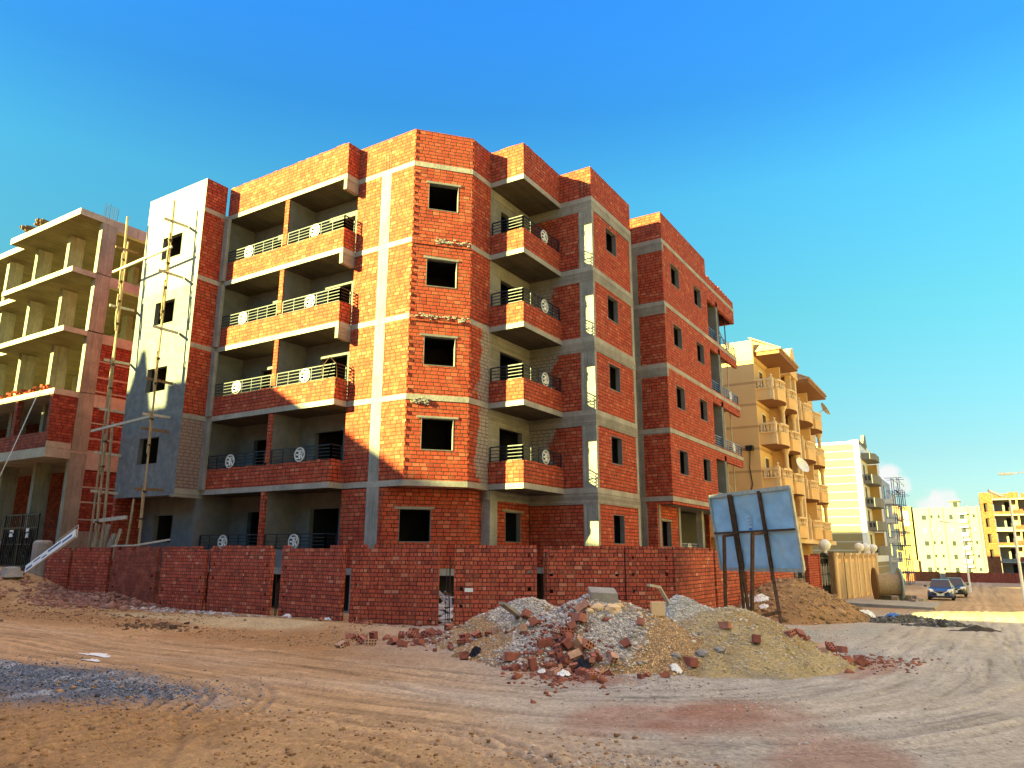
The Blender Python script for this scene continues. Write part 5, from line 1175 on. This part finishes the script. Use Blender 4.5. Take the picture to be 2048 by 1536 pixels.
# ------------------------------------------------------------------ loose hollow bricks
def brick_mesh(name, broken=False, seed=0):
    r = random.Random(seed); mb = MB(); l, w, h = .125, .06, .062
    # solid shell with eight real cores through its broad face
    nx, ny = 4, 2; xs = [-l]; ys2 = [-w]
    for i in range(nx): a = -l+2*l*(i+.5)/nx; xs += [a-.018, a+.018]
    for i in range(ny): a = -w+2*w*(i+.5)/ny; ys2 += [a-.015, a+.015]
    xs.append(l); ys2.append(w)
    for z, sg in ((h, 1), (-h, -1)):
        for i in range(len(xs)-1):
            for j in range(len(ys2)-1):
                q = [(xs[i],ys2[j],z),(xs[i+1],ys2[j],z),(xs[i+1],ys2[j+1],z),(xs[i],ys2[j+1],z)]
                if i % 2 == 1 and j % 2 == 1:
                    zz = z-sg*.05; b = [(p[0],p[1],zz) for p in q]; mb.quad(*b, mi=1)
                    for k in range(4): mb.quad(q[k], q[(k+1)%4], b[(k+1)%4], b[k], mi=1)
                else: mb.quad(*q)
    c = [(-l,-w),(l,-w),(l,w),(-l,w)]
    for k in range(4): a, b = c[k], c[(k+1)%4]; mb.quad((*a,-h), (*b,-h), (*b,h), (*a,h))
    if broken:
        cut = r.uniform(.0, .05); sl = r.uniform(-.5, .5)
        mb.v = [(min(x, cut+sl*y+.3*z*r.uniform(.8,1.2)), y, z) for x, y, z in mb.v]
    o = mb.build(name, BRM); me = o.data; bpy.data.objects.remove(o); return me
tb = NT('loose_fired_brick'); oi = tb.n('ShaderNodeObjectInfo'); 
tb.col(tb.mix(.5, tb.ramp(oi.outputs['Random'], [(0,(.24,.08,.06)),(.4,(.34,.115,.08)),(.75,(.40,.17,.115)),(1,(.46,.30,.22))]), tb.ramp(tb.noise(14, 5), [(.3,.6),(.7,1.35)]), 'MULTIPLY')); tb.bump(tb.noise(60, 4), .4, .006)
BRM = [tb.mat, plain_mat('brick_core_clay', (.14,.045,.03), bump=0)]
BM = [brick_mesh('brick', False), brick_mesh('brick', True, 1), brick_mesh('brick', True, 2), brick_mesh('brick', True, 5)]
def put_brick(x, y, label, rot=None, lift=.045, k=None, group='loose bricks'):
    me = BM[k] if k is not None else random.choice(BM if random.random() < .6 else BM[:1])
    o = bpy.data.objects.new('brick', me); COL.objects.link(o); o.location = (x, y, surf(x, y)+lift)
    o.rotation_euler = rot or (random.choice((0, 0, 1.57, -1.3, .4))+random.gauss(0,.25), random.gauss(0,.35), random.uniform(0, 6.28)); s = random.uniform(.92, 1.12); o.scale = (s, s, s)
    return tag(o, label, 'brick', group)
def cluster(n, cx, cy, sx, sy, label, group, rise=0., rot=0.):
    for i in range(n):
        u, v = random.gauss(0, .5), random.gauss(0, .5); c, s = math.cos(rot), math.sin(rot); x = cx+u*sx*c-v*sy*s; y = cy+u*sx*s+v*sy*c
        put_brick(x, y, label, lift=random.uniform(.03, .06)+max(0, rise*(1-u*u*2-v*v*2))*random.random(), group=group)
def px(x, y): return CR(x, y, 1.)
def on_heap(x, y):                                          # where a sight line first meets the heaps
    d = px(x, y); t = np.arange(8, 34, .03); k = np.nonzero(d.z*t < surf_v(d.x*t, d.y*t))[0]
    return d*float(t[k[0]] if len(k) else 20)
def cl(n, x, y, sx, sy, label, group, rise=0., small=.35):  # sx across the view, sy along it, round a measured spot
    c = on_heap(x, y); ac, al = Vector((.532,-.847)), Vector((.847,.532))
    for i in range(n):
        u, v = random.gauss(0, .5), random.gauss(0, .5); p = c.xy+ac*u*sx+al*v*sy
        o = put_brick(p.x, p.y, label, lift=random.uniform(.02, .05)+max(0, rise*(1-u*u*2-v*v*2))*random.random(), group=group)
        if random.random() < small: o.scale *= random.uniform(.4, .72)
cl(20, 1150, 1335, .8, .4, 'broken red hollow brick in the spill at the foot of the rubble heap', 'bricks spilled at the heap foot', .10, .8)
cl(9, 1145, 1305, .38, .35, 'broken brick in the upper tip of the spill, just above the heap foot', 'bricks at the top of the spill', .06, .4)
cl(10, 1215, 1352, 1.0, .3, 'brick fragment along the road edge below the rubble heap', 'brick fragments at the road edge', .0, .7)
cl(18, 815, 1272, 1.3, .45, 'red brick in the row dumped on the sand before the forward fence panel', 'bricks dumped before the fence', .05, .4)
cl(6, 720, 1290, 1.0, .3, 'scattered red brick on the open sand, left of the dumped row', 'bricks scattered on the sand', .0, .4)
cl(10, 905, 1300, .6, .4, 'dusty brick piece at the left toe of the rubble heap', 'bricks at the left toe of the heap', .03, .5)
cl(7, 1645, 1300, .55, .35, 'dark red brick in the pile right of the sand heap, below the billboard', 'bricks right of the sand heap', .08, .3)
cl(10, 800, 1250, 2.2, .2, 'brick lying against the foot of the forward fence panel', 'bricks at the fence foot', .0, .5)
cl(7, 480, 1215, 2.5, .4, 'brick fragment on the pale screenings along the fence', 'brick fragments on the screenings', .0, .8)
for x, y, k, rot, l in ((1165, 1221, 0, (.5,.6,2.0), 'whole red brick lying flat on the slope below the concrete block'), (1158, 1243, 0, (.3,.2,1.), 'red brick standing out of the grey gravel at mid slope'), (1145, 1257, 0, (-.4,.1,.4), 'hollow brick with its cores showing, upper of two on the slope'), (1132, 1270, 0, (1.2,.1,-.6), 'large hollow brick lying on edge across the gravel slope'), (1090, 1293, 0, (.1,-.15,-.75), 'long red brick lying on the gravel above the spill'), (1048, 1262, 0, (1.5,.1,.5), 'upright hollow brick showing four cores on the left slope'), (1050, 1235, 1, (.4,.3,1.), 'half brick near the grey plank on the heap'), (1069, 1251, 1, (.9,.2,.3), 'half brick beside the upright hollow brick'), (988, 1268, 0, (.2,.1,.5), 'red brick alone on the brown left slope of the heap'), (1247, 1298, 1, (.5,.5,2.), 'broken brick alone on the right part of the rubble slope'), (1283, 1252, 1, (.1,.3,.2), 'pale red brick flat on the gravel near the top right of the rubble heap'), (1225, 1328, 0, (.3,.9,1.), 'tilted brick low on the rubble slope right of the spill'), (1381, 1330, 0, (.05,.05,.8), 'single dark brick at the foot of the yellow sand'), (1512, 1285, 1, (.1,.1,.4), 'small red brick piece half way up the yellow sand'), (1448, 1257, 2, (.1,.1,1.4), 'brick shard high on the yellow sand'), (1026, 1320, 0, (0.,.1,-.6), 'upper brick of the stacked pair left of the spill'), (1066, 1340, 0, (.05,1.4,-.7), 'tall brick standing on end beside the spill'), (1684, 1305, 0, (0,.05,.6), 'dark brick alone right of the brick pile by the billboard'), (930, 1318, 1, (1.4,.2,.3), 'hollow brick showing its holes on the sand left of the heap'), (740, 1290, 0, (1.5,.05,-.5), 'brick standing on its side on the open sand'), (747, 1281, 0, (.1,1.4,.2), 'brick standing on end behind the side-lying one on the sand')):
    p = on_heap(x, y); put_brick(p.x, p.y, l, rot, .05, k)
# concrete block, planks and other lumps on the heap
def lump(mb, c, r, n=1, squash=.6, seed=0):
    q = random.Random(seed); import bmesh
    bm = bmesh.new(); bmesh.ops.create_icosphere(bm, subdivisions=2, radius=r); base = len(mb.v)
    for v in bm.verts: k = 1+q.uniform(-.22, .18); mb.v.append((c[0]+v.co.x*k, c[1]+v.co.y*k, c[2]+v.co.z*k*squash))
    for f in bm.faces: mb.f.append(tuple(base+v.index for v in f.verts)); mb.m.append(0)
    bm.free()
p = on_heap(1207, 1196); rt = Vector((.532,-.847,0)); fw = Vector((.847,.532,0))
mb = MB(); mb.obox(p+Vector((0,0,.05))+fw*.12, rt*.245+Vector((0,0,-.01)), fw*.24+Vector((0,0,.04)), Vector((0,0,.085))); solo(mb, 'concrete_block', M['conc'], 'squared grey concrete block crowning the rubble heap', 'concrete block')
p = on_heap(1240, 1196); mb = MB(); mb.obox(p+Vector((0,0,.04)), rt*.10, fw*.12, Vector((.02,0,.10))); solo(mb, 'concrete_block', M['conc'], 'small pale concrete piece right of the squared block on the heap', 'concrete block')
p = on_heap(1316, 1228); mb = MB(); mb.obox(p+Vector((0,0,.09)), rt*.12, fw*.07, Vector((0,0,.12))); solo(mb, 'concrete_block', M['sandy'] if 'sandy' in M else M['tan_trim'], 'sandy coloured block standing on the grey gravel', 'concrete block')
for i, (x, y, s) in enumerate(((1195, 1215, .13), (1225, 1219, .17), (1236, 1212, .10), (1180, 1222, .09), (1265, 1272, .08), (1352, 1312, .09), (1406, 1309, .13), (1395, 1268, .06), (1100, 1330, .08), (1440, 1300, .10))):
    p = on_heap(x, y); mb = MB(); lump(mb, p, s, seed=i); solo(mb, 'stone', M['tan_trim'] if i < 4 else M['conc'], ['brown clod just under the squared concrete block','largest clod below the concrete block','clod under the right corner of the concrete block','small clod left below the concrete block','grey stone on the rubble slope between gravel and sand','grey stone in the valley between rubble and sand','larger stone low on the sand heap','small dark stone on the left flank of the sand','stone among the spilled bricks','flat stone on the sand near its foot'][i], 'stone', 'stones on the heaps')
def stick(a, b, w, h, name, mat, label, cat='plank'): mb = MB(); mb.bar(a, b, w, h); solo(mb, name, M[mat], label, cat)
a = on_heap(1040, 1228); b = CR(1003, 1206, 13.6); stick(a-Vector((0,0,.06)), b, .12, .05, 'plank', 'conc', 'grey plank jutting left out of the rubble heap')
a = on_heap(1338, 1200); b = CR(1318, 1174, 15.2); mb = MB(); mb.bar(a-Vector((0,0,.1)), b, .07, .05); mb.bar(b, CR(1297, 1170, 15.0), .08, .05); solo(mb, 'bent_post', M['plank'], 'bent pale post sticking out of the gravel behind the heap', 'post')
# paper, bags
def crumple(c, sx, sy, h, mat, name, label, cat, seed=0):
    n = 12; mb = MB(); q = random.Random(seed); U = []
    for i in range(n+1):
        for j in range(n+1):
            u, v = i/n*2-1, j/n*2-1; e = max(0, 1-(u*u+v*v)*.8); ed = 1-.25*q.random(); x, y = c[0]+u*sx*ed, c[1]+v*sy*ed
            U.append((x, y, .012+h*e*(.5+.8*q.random())))
    U = np.array(U); U[:,2] += surf_v(U[:,0], U[:,1]); mb.v = [tuple(k) for k in U]
    for i in range(n):
        for j in range(n):
            u, v = (i+.5)/n*2-1, (j+.5)/n*2-1
            if u*u+v*v < 1.05: a = i*(n+1)+j; mb.f.append((a, a+1, a+n+2, a+n+1)); mb.m.append(0)
    return solo(mb, name, M[mat], label, cat)
crumple((7.6, 13.5), .20, .42, .02, 'white', 'paper_sheet', 'white paper scrap lying on the sandy track at left', 'paper', 1)
crumple((7.25, 12.95), .10, .3, .02, 'white', 'paper_sheet', 'smaller white paper scrap touching the larger one at left', 'paper', 2)
for i, (x, y, s, l) in enumerate(((1353, 1341, .1, 'white crumpled cup at the foot of the sand heap'), (1083, 1347, .07, 'white bag scrap beside the tall standing brick'), (1127, 1352, .13, 'torn white sack among the spilled bricks'), (1738, 1232, .3, 'white plastic bag on the street edge by the sunlit strip'), (1482, 1197, .30, 'white plastic bag behind the billboard legs, left one'), (1520, 1200, .33, 'white plastic bag behind the billboard, against the dirt mound'), (1495, 1214, .2, 'small white bag between the two front billboard legs'), (1528, 1215, .18, 'small white bag right of the front billboard legs'), (655, 1240, .12, 'white rag at the base of the dipped fence panel'), (575, 1234, .16, 'pale sack at the base of the fence left of the dipped panel'))):
    p = on_heap(x, y); crumple((p.x, p.y), s, s, s*.5, 'white', 'plastic_bag', l, 'bag', i+5)
M['blue_bag'] = plain_mat('blue_plastic', (.05,.16,.45), rough=.4, bump=0); crumple((29.6, 2.9), .5, .35, .12, 'blue_bag', 'plastic_bag', 'blue plastic bag lying on the dark rubbish heap', 'bag', 3)
p = on_heap(1163, 1337); M['dark_cloth'] = plain_mat('dark_cloth', (.015,.017,.03)); crumple((p.x, p.y), .17, .17, .12, 'dark_cloth', 'cloth', 'crumpled dark blue cloth lying among the spilled bricks', 'cloth', 4)
p = on_heap(950, 1308); crumple((p.x, p.y), .13, .1, .1, 'dark_cloth', 'cloth', 'small dark rag on the sand left of the rubble heap', 'cloth', 6)
p = on_heap(1585, 1278)

# ------------------------------------------------------------------ stones too many to count: one mesh per kind
def stones(name, label, pts, sizes, cols):
    P = np.asarray(pts, float); n = len(P); o = np.array([(1,0,0),(-1,0,0),(0,1,0),(0,-1,0),(0,0,1),(0,0,-1)], float); f = np.array([(0,2,4),(2,1,4),(1,3,4),(3,0,4),(2,0,5),(1,2,5),(3,1,5),(0,3,5)])
    q = rng.normal(size=(n, 4)); q /= np.linalg.norm(q, axis=1)[:,None]; w, x, y, z = q.T
    Rm = np.stack([1-2*(y*y+z*z), 2*(x*y-z*w), 2*(x*z+y*w), 2*(x*y+z*w), 1-2*(x*x+z*z), 2*(y*z-x*w), 2*(x*z-y*w), 2*(y*z+x*w), 1-2*(x*x+y*y)], 1).reshape(n, 3, 3)
    v = o[None]*rng.uniform(.55, 1.25, (n, 6, 1))*np.asarray(sizes)[:,None,None]; v = np.einsum('nij,nkj->nki', Rm, v)*np.array([1,1,.75])+P[:,None,:]
    fi = (f[None]+np.arange(n)[:,None,None]*6).reshape(-1, 3).astype(np.int32)
    me = bpy.data.meshes.new(name); me.vertices.add(n*6); me.vertices.foreach_set('co', v.astype(np.float32).ravel()); me.loops.add(fi.size); me.loops.foreach_set('vertex_index', fi.ravel())
    me.polygons.add(len(fi)); me.polygons.foreach_set('loop_start', np.arange(0, fi.size, 3, dtype=np.int32)); me.update(); me.validate()
    color_attr(me, np.repeat(np.asarray(cols), 6, axis=0)); me.materials.append(M['stones']); ob = bpy.data.objects.new(name, me); COL.objects.link(ob); return tag(ob, label, 'stones', None, 'stuff')
ts = NT('stone_chips'); a = ts.n('ShaderNodeVertexColor', layer_name='Col').outputs[0]; ts.col(ts.mix(.4, a, ts.ramp(ts.noise(60, 3), [(.3,.6),(.7,1.3)]), 'MULTIPLY')); M['stones'] = ts.mat
def heap_pts(peaks, seed, n, thr=.02):
    out = []
    xs, ys, hs = [], [], []
    for cx, cy, rx, ry, rot, H in peaks:
        u = rng.uniform(-1.25, 1.25, n*2); v = rng.uniform(-1.25, 1.25, n*2); c, s = math.cos(rot), math.sin(rot); xs.append(cx+u*rx*c-v*ry*s); ys.append(cy+u*rx*s+v*ry*c)
    x, y = np.concatenate(xs), np.concatenate(ys); h = heap_h(x, y, peaks, seed); k = h > thr; x, y, h = x[k], y[k], h[k]; i = rng.permutation(len(x))[:n]
    return np.stack([x[i], y[i], base_z(x[i], y[i])+h[i]+.004], 1)
def grey(n, a, b, warm=1.): g = rng.uniform(a, b, (n, 1)); return g*np.array([[1.02*warm, 1., .97/warm]])
P = heap_pts(PB, 120, 9000); stones('gravel', 'crushed grey stone covering the gravel heap', P, rng.gamma(4, .0055, len(P))+.006, grey(len(P), .30, .64))
P = heap_pts(PD, 140, 1600); stones('clods', 'clods and stones on the dirt mound', P, rng.gamma(2., .022, len(P))+.01, np.array([[.38,.23,.12]])*rng.uniform(.5, 1.3, (len(P), 1)))
P = heap_pts(PA, 110, 13000); w = sst(fbm(P[:,0]*.75+2, P[:,1]*.75, 81, 4), -.06, .12)*.9+.1; P = P[rng.random(len(P)) < w]; stones('gravel', 'pale stone chips strewn over the rubble heap', P, rng.gamma(4, .0052, len(P))+.005, grey(len(P), .28, .68, 1.10))
P = heap_pts(PC, 130, 4200); stones('clods', 'sand lumps on the yellow sand heap', P, rng.gamma(1.8, .007, len(P))+.004, np.array([[.58,.46,.26]])*rng.uniform(.6, 1.1, (len(P), 1)))
P = heap_pts(PC, 130, 3200); stones('gravel', 'small pale chips on the yellow sand heap', P, rng.gamma(3, .004, len(P))+.004, grey(len(P), .34, .74, 1.12))
def ground_pts(n, cx, cy, sx, sy, rot=0):
    u, v = rng.normal(size=n)*.6, rng.normal(size=n)*.6; c, s = math.cos(rot), math.sin(rot); x = cx+u*sx*c-v*sy*s; y = cy+u*sx*s+v*sy*c; return np.stack([x, y, ground_z(x, y)+.002], 1)
P = np.concatenate([ground_pts(1500, 11.2, 5.0, .7, 3.0, -.55), ground_pts(800, 16, 2.0, 2, 1.2), ground_pts(260, 9, 2.2, 2.4, 2.6), ground_pts(450, 13, 15, 1.8, 6), ground_pts(220, 6.2, 3.0, .35, .6, .5), ground_pts(120, 7.5, 6, 3, 4), ground_pts(700, 21, 4.2, 3.2, 1.6)])
stones('pebbles', 'pale pebbles and chips strewn over the ground', P, rng.gamma(2.2, .0042, len(P))+.003, grey(len(P), .16, .60, 1.12))
P = np.concatenate([ground_pts(12000, 5.4, 12.6, .9, 3.2, .16), ground_pts(1500, 6.1, 9.6, .35, .9, .1)]); stones('crushed_rock', 'dark bluish crushed rock at the left edge of the track', P, rng.gamma(2.2, .0046, len(P))+.003, grey(len(P), .05, .30)*np.array([[.78,.97,1.32]]))
P = np.concatenate([ground_pts(1500, 15.55, 27.6, .65, 2.8), ground_pts(420, 14.3, 28.5, .9, 3.)]); P[:,2] += np.clip(.34*np.exp(-((P[:,0]-15.7)/.5)**2-((P[:,1]-27.3)/2.2)**2), 0, 1)*rng.random(len(P))
r0 = rng.random((len(P), 1)); stones('brick_rubble', 'reddish brick rubble banked along the left part of the fence', P, rng.gamma(3, .022, len(P))+.02, np.array([[.20,.085,.06]])*(1-r0)+np.array([[.36,.20,.15]])*r0)
P = np.concatenate([ground_pts(420, 15.3, 22.5, .45, 4.6)]); stones('debris', 'grey mortar lumps and scraps along the fence foot', P, rng.gamma(2.2, .018, len(P))+.01, grey(len(P), .25, .6))
P = np.concatenate([ground_pts(260, 11.3, 17.5, .7, 1.0), ground_pts(300, 12.5, 24, 2.5, 6)]); stones('debris', 'dark scraps on the sand before the left fence', P, rng.gamma(2, .014, len(P))+.008, np.array([[.10,.06,.035]])*rng.uniform(.6, 1.8, (len(P), 1)))
P = np.concatenate([ground_pts(900, 10.9, 6.0, .55, 1.3, -1.0), ground_pts(350, 13.0, 10.2, .5, 1.2, -1.), ground_pts(420, 15.2, 2.1, .9, .8)]); P[:,2] = surf_v(P[:,0], P[:,1]); r0 = rng.random((len(P), 1)); stones('brick_crumbs', 'red brick crumbs around the broken bricks', P, rng.gamma(2, .013, len(P))+.008, np.array([[.17,.05,.035]])*(1-r0)+np.array([[.33,.12,.07]])*r0)

x = rng.uniform(1.5, 9, 26000); y = rng.uniform(.5, 13, 26000); k = (loose(x, y) > .5) & (fbm(x*.8, y*.8, 66, 3) > -.06) & (rng.random(26000) < .30); x, y = x[k], y[k]
P = np.stack([x, y, ground_z(x, y)+.001], 1); stones('clods', 'small clods of sandy soil crumbled over the loose sand in the foreground', P, rng.gamma(2., .0066, len(P))+.004, np.array([[.36,.205,.095]])*rng.uniform(.5, 1.25, (len(P), 1)))
x = rng.uniform(10.5, 15.6, 9000); y = rng.uniform(8, 27, 9000); k = (fbm(x*.7, y*.7, 67, 3) > .02); x, y = x[k], y[k]; P = np.stack([x, y, ground_z(x, y)+.001], 1); stones('clods', 'crumbled soil and scraps on the sand before the fence', P, rng.gamma(1.8, .0085, len(P))+.004, np.array([[.34,.20,.10]])*rng.uniform(.5, 1.25, (len(P), 1)))
P = heap_pts([(29.6, 2.5, 1.7, .6, -.8, .26), (28.3, 1.3, 1.0, .45, -.8, .18)], 150, 2600, -.05); stones('debris', 'dark scraps and ash on the rubbish heap in the street', P, rng.gamma(2.2, .016, len(P))+.008, grey(len(P), .03, .22)*np.array([[1.,1.,.96]]))

# ------------------------------------------------------------------ light, sky, camera
sun = bpy.data.lights.new('sun', 'SUN'); sun.energy = 5.; sun.angle = math.radians(.55); sun.color = (1., .96, .31)
so = bpy.data.objects.new('sun', sun); COL.objects.link(so); dv = Vector((SUN.x*math.cos(EL), SUN.y*math.cos(EL), math.sin(EL))); so.rotation_euler = dv.to_track_quat('Z', 'Y').to_euler()
wd = bpy.data.worlds.new('World'); S.world = wd; wd.use_nodes = True; nt = wd.node_tree; bg = nt.nodes['Background']
sky = nt.nodes.new('ShaderNodeTexSky'); sky.sky_type = 'NISHITA'; sky.sun_disc = False; sky.sun_elevation = EL; sky.sun_rotation = math.atan2(SUN.x, SUN.y); sky.air_density = 1.; sky.dust_density = .6; sky.ozone_density = 1.5
# grade of the clear air by height above the horizon, an added bright patch overhead, out of view, that lifts the shade, and two small clouds low down
W_ = NT.__new__(NT); W_.t = nt
dirv = W_.n('ShaderNodeTexCoord').outputs['Generated']; dz = W_.sep(dirv)[2]
def rgb(k): return tuple(c/1.5/1.11 for c in k)
grade = W_.ramp(dz, [(0., rgb((.30,.36,.42))), (.12, rgb((.29,.415,.39))), (.30, rgb((.26,.66,.54))), (.45, rgb((.24,.82,.83))), (.55, rgb((.16,.68,1.))), (.64, rgb((.16,.74,1.33))), (1., rgb((.2,.8,1.3)))])
air = W_.mix(1., W_.mix(1., sky.outputs[0], grade, 'MULTIPLY'), (1.5,1.5,1.5), 'MULTIPLY')
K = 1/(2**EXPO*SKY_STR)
fill_noise = W_.noise(3.2, 6, .6, vec=W_.scale(dirv, (1., 2.6, 1.)))
vm = W_.m('MULTIPLY', ss(W_, W_.m('ADD', dz, W_.m('MULTIPLY', W_.m('SUBTRACT', fill_noise, .5), .10)), .74, .90), W_.m('MULTIPLY_ADD', fill_noise, .8, .55), clamp=True)
air = W_.mix(vm, air, tuple(c*K for c in ZENITH_FILL))
def puff(v, r, amt, air):
    v = Vector(v).normalized(); k = W_.n('ShaderNodeVectorMath', operation='DISTANCE'); W_.put(k.inputs[0], dirv); k.inputs[1].default_value = v
    q = W_.m('ADD', W_.m('DIVIDE', k.outputs['Value'], r), W_.m('MULTIPLY', W_.m('SUBTRACT', W_.noise(38, 6, .6, vec=dirv), .5), 1.6))
    m_ = W_.m('MULTIPLY', W_.m('SUBTRACT', 1., ss(W_, q, .45, 1.05)), amt); return W_.mix(m_, air, (1.*K, .97*K, .96*K))
for x, y, r, amt in ((1776, 952, .020, .9), (1800, 972, .016, .7), (1885, 1008, .022, .7), (1862, 1014, .02, .6)): air = puff(px(x, y), r, amt, air)
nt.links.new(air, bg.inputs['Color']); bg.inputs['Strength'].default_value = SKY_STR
cam = bpy.data.cameras.new('camera'); co = bpy.data.objects.new('camera', cam); COL.objects.link(co); S.camera = co
cam.sensor_width = 36; cam.lens = 1453.62/2048*36; cam.clip_end = 8000; cam.clip_start = .1
f_, p_, r_, a_ = 0, .22815531, .00381059, .56052971
fw = Vector((math.cos(a_)*math.cos(p_), math.sin(a_)*math.cos(p_), math.sin(p_))); rt = Vector((math.sin(a_), -math.cos(a_), 0)); up = rt.cross(fw)
RT = rt*math.cos(r_)+up*math.sin(r_); UP = up*math.cos(r_)-rt*math.sin(r_)
co.matrix_world = Matrix((RT, UP, -fw)).transposed().to_4x4()
S.view_settings.view_transform = 'Standard'; S.view_settings.look = 'None'; S.view_settings.exposure = EXPO; S.view_settings.gamma = 1
S.cycles.max_bounces = 8; S.cycles.diffuse_bounces = 5
for o in S.objects:
    if o.type == 'MESH' and o.parent is None and 'label' not in o and 'kind' not in o: print('untagged', o.name)
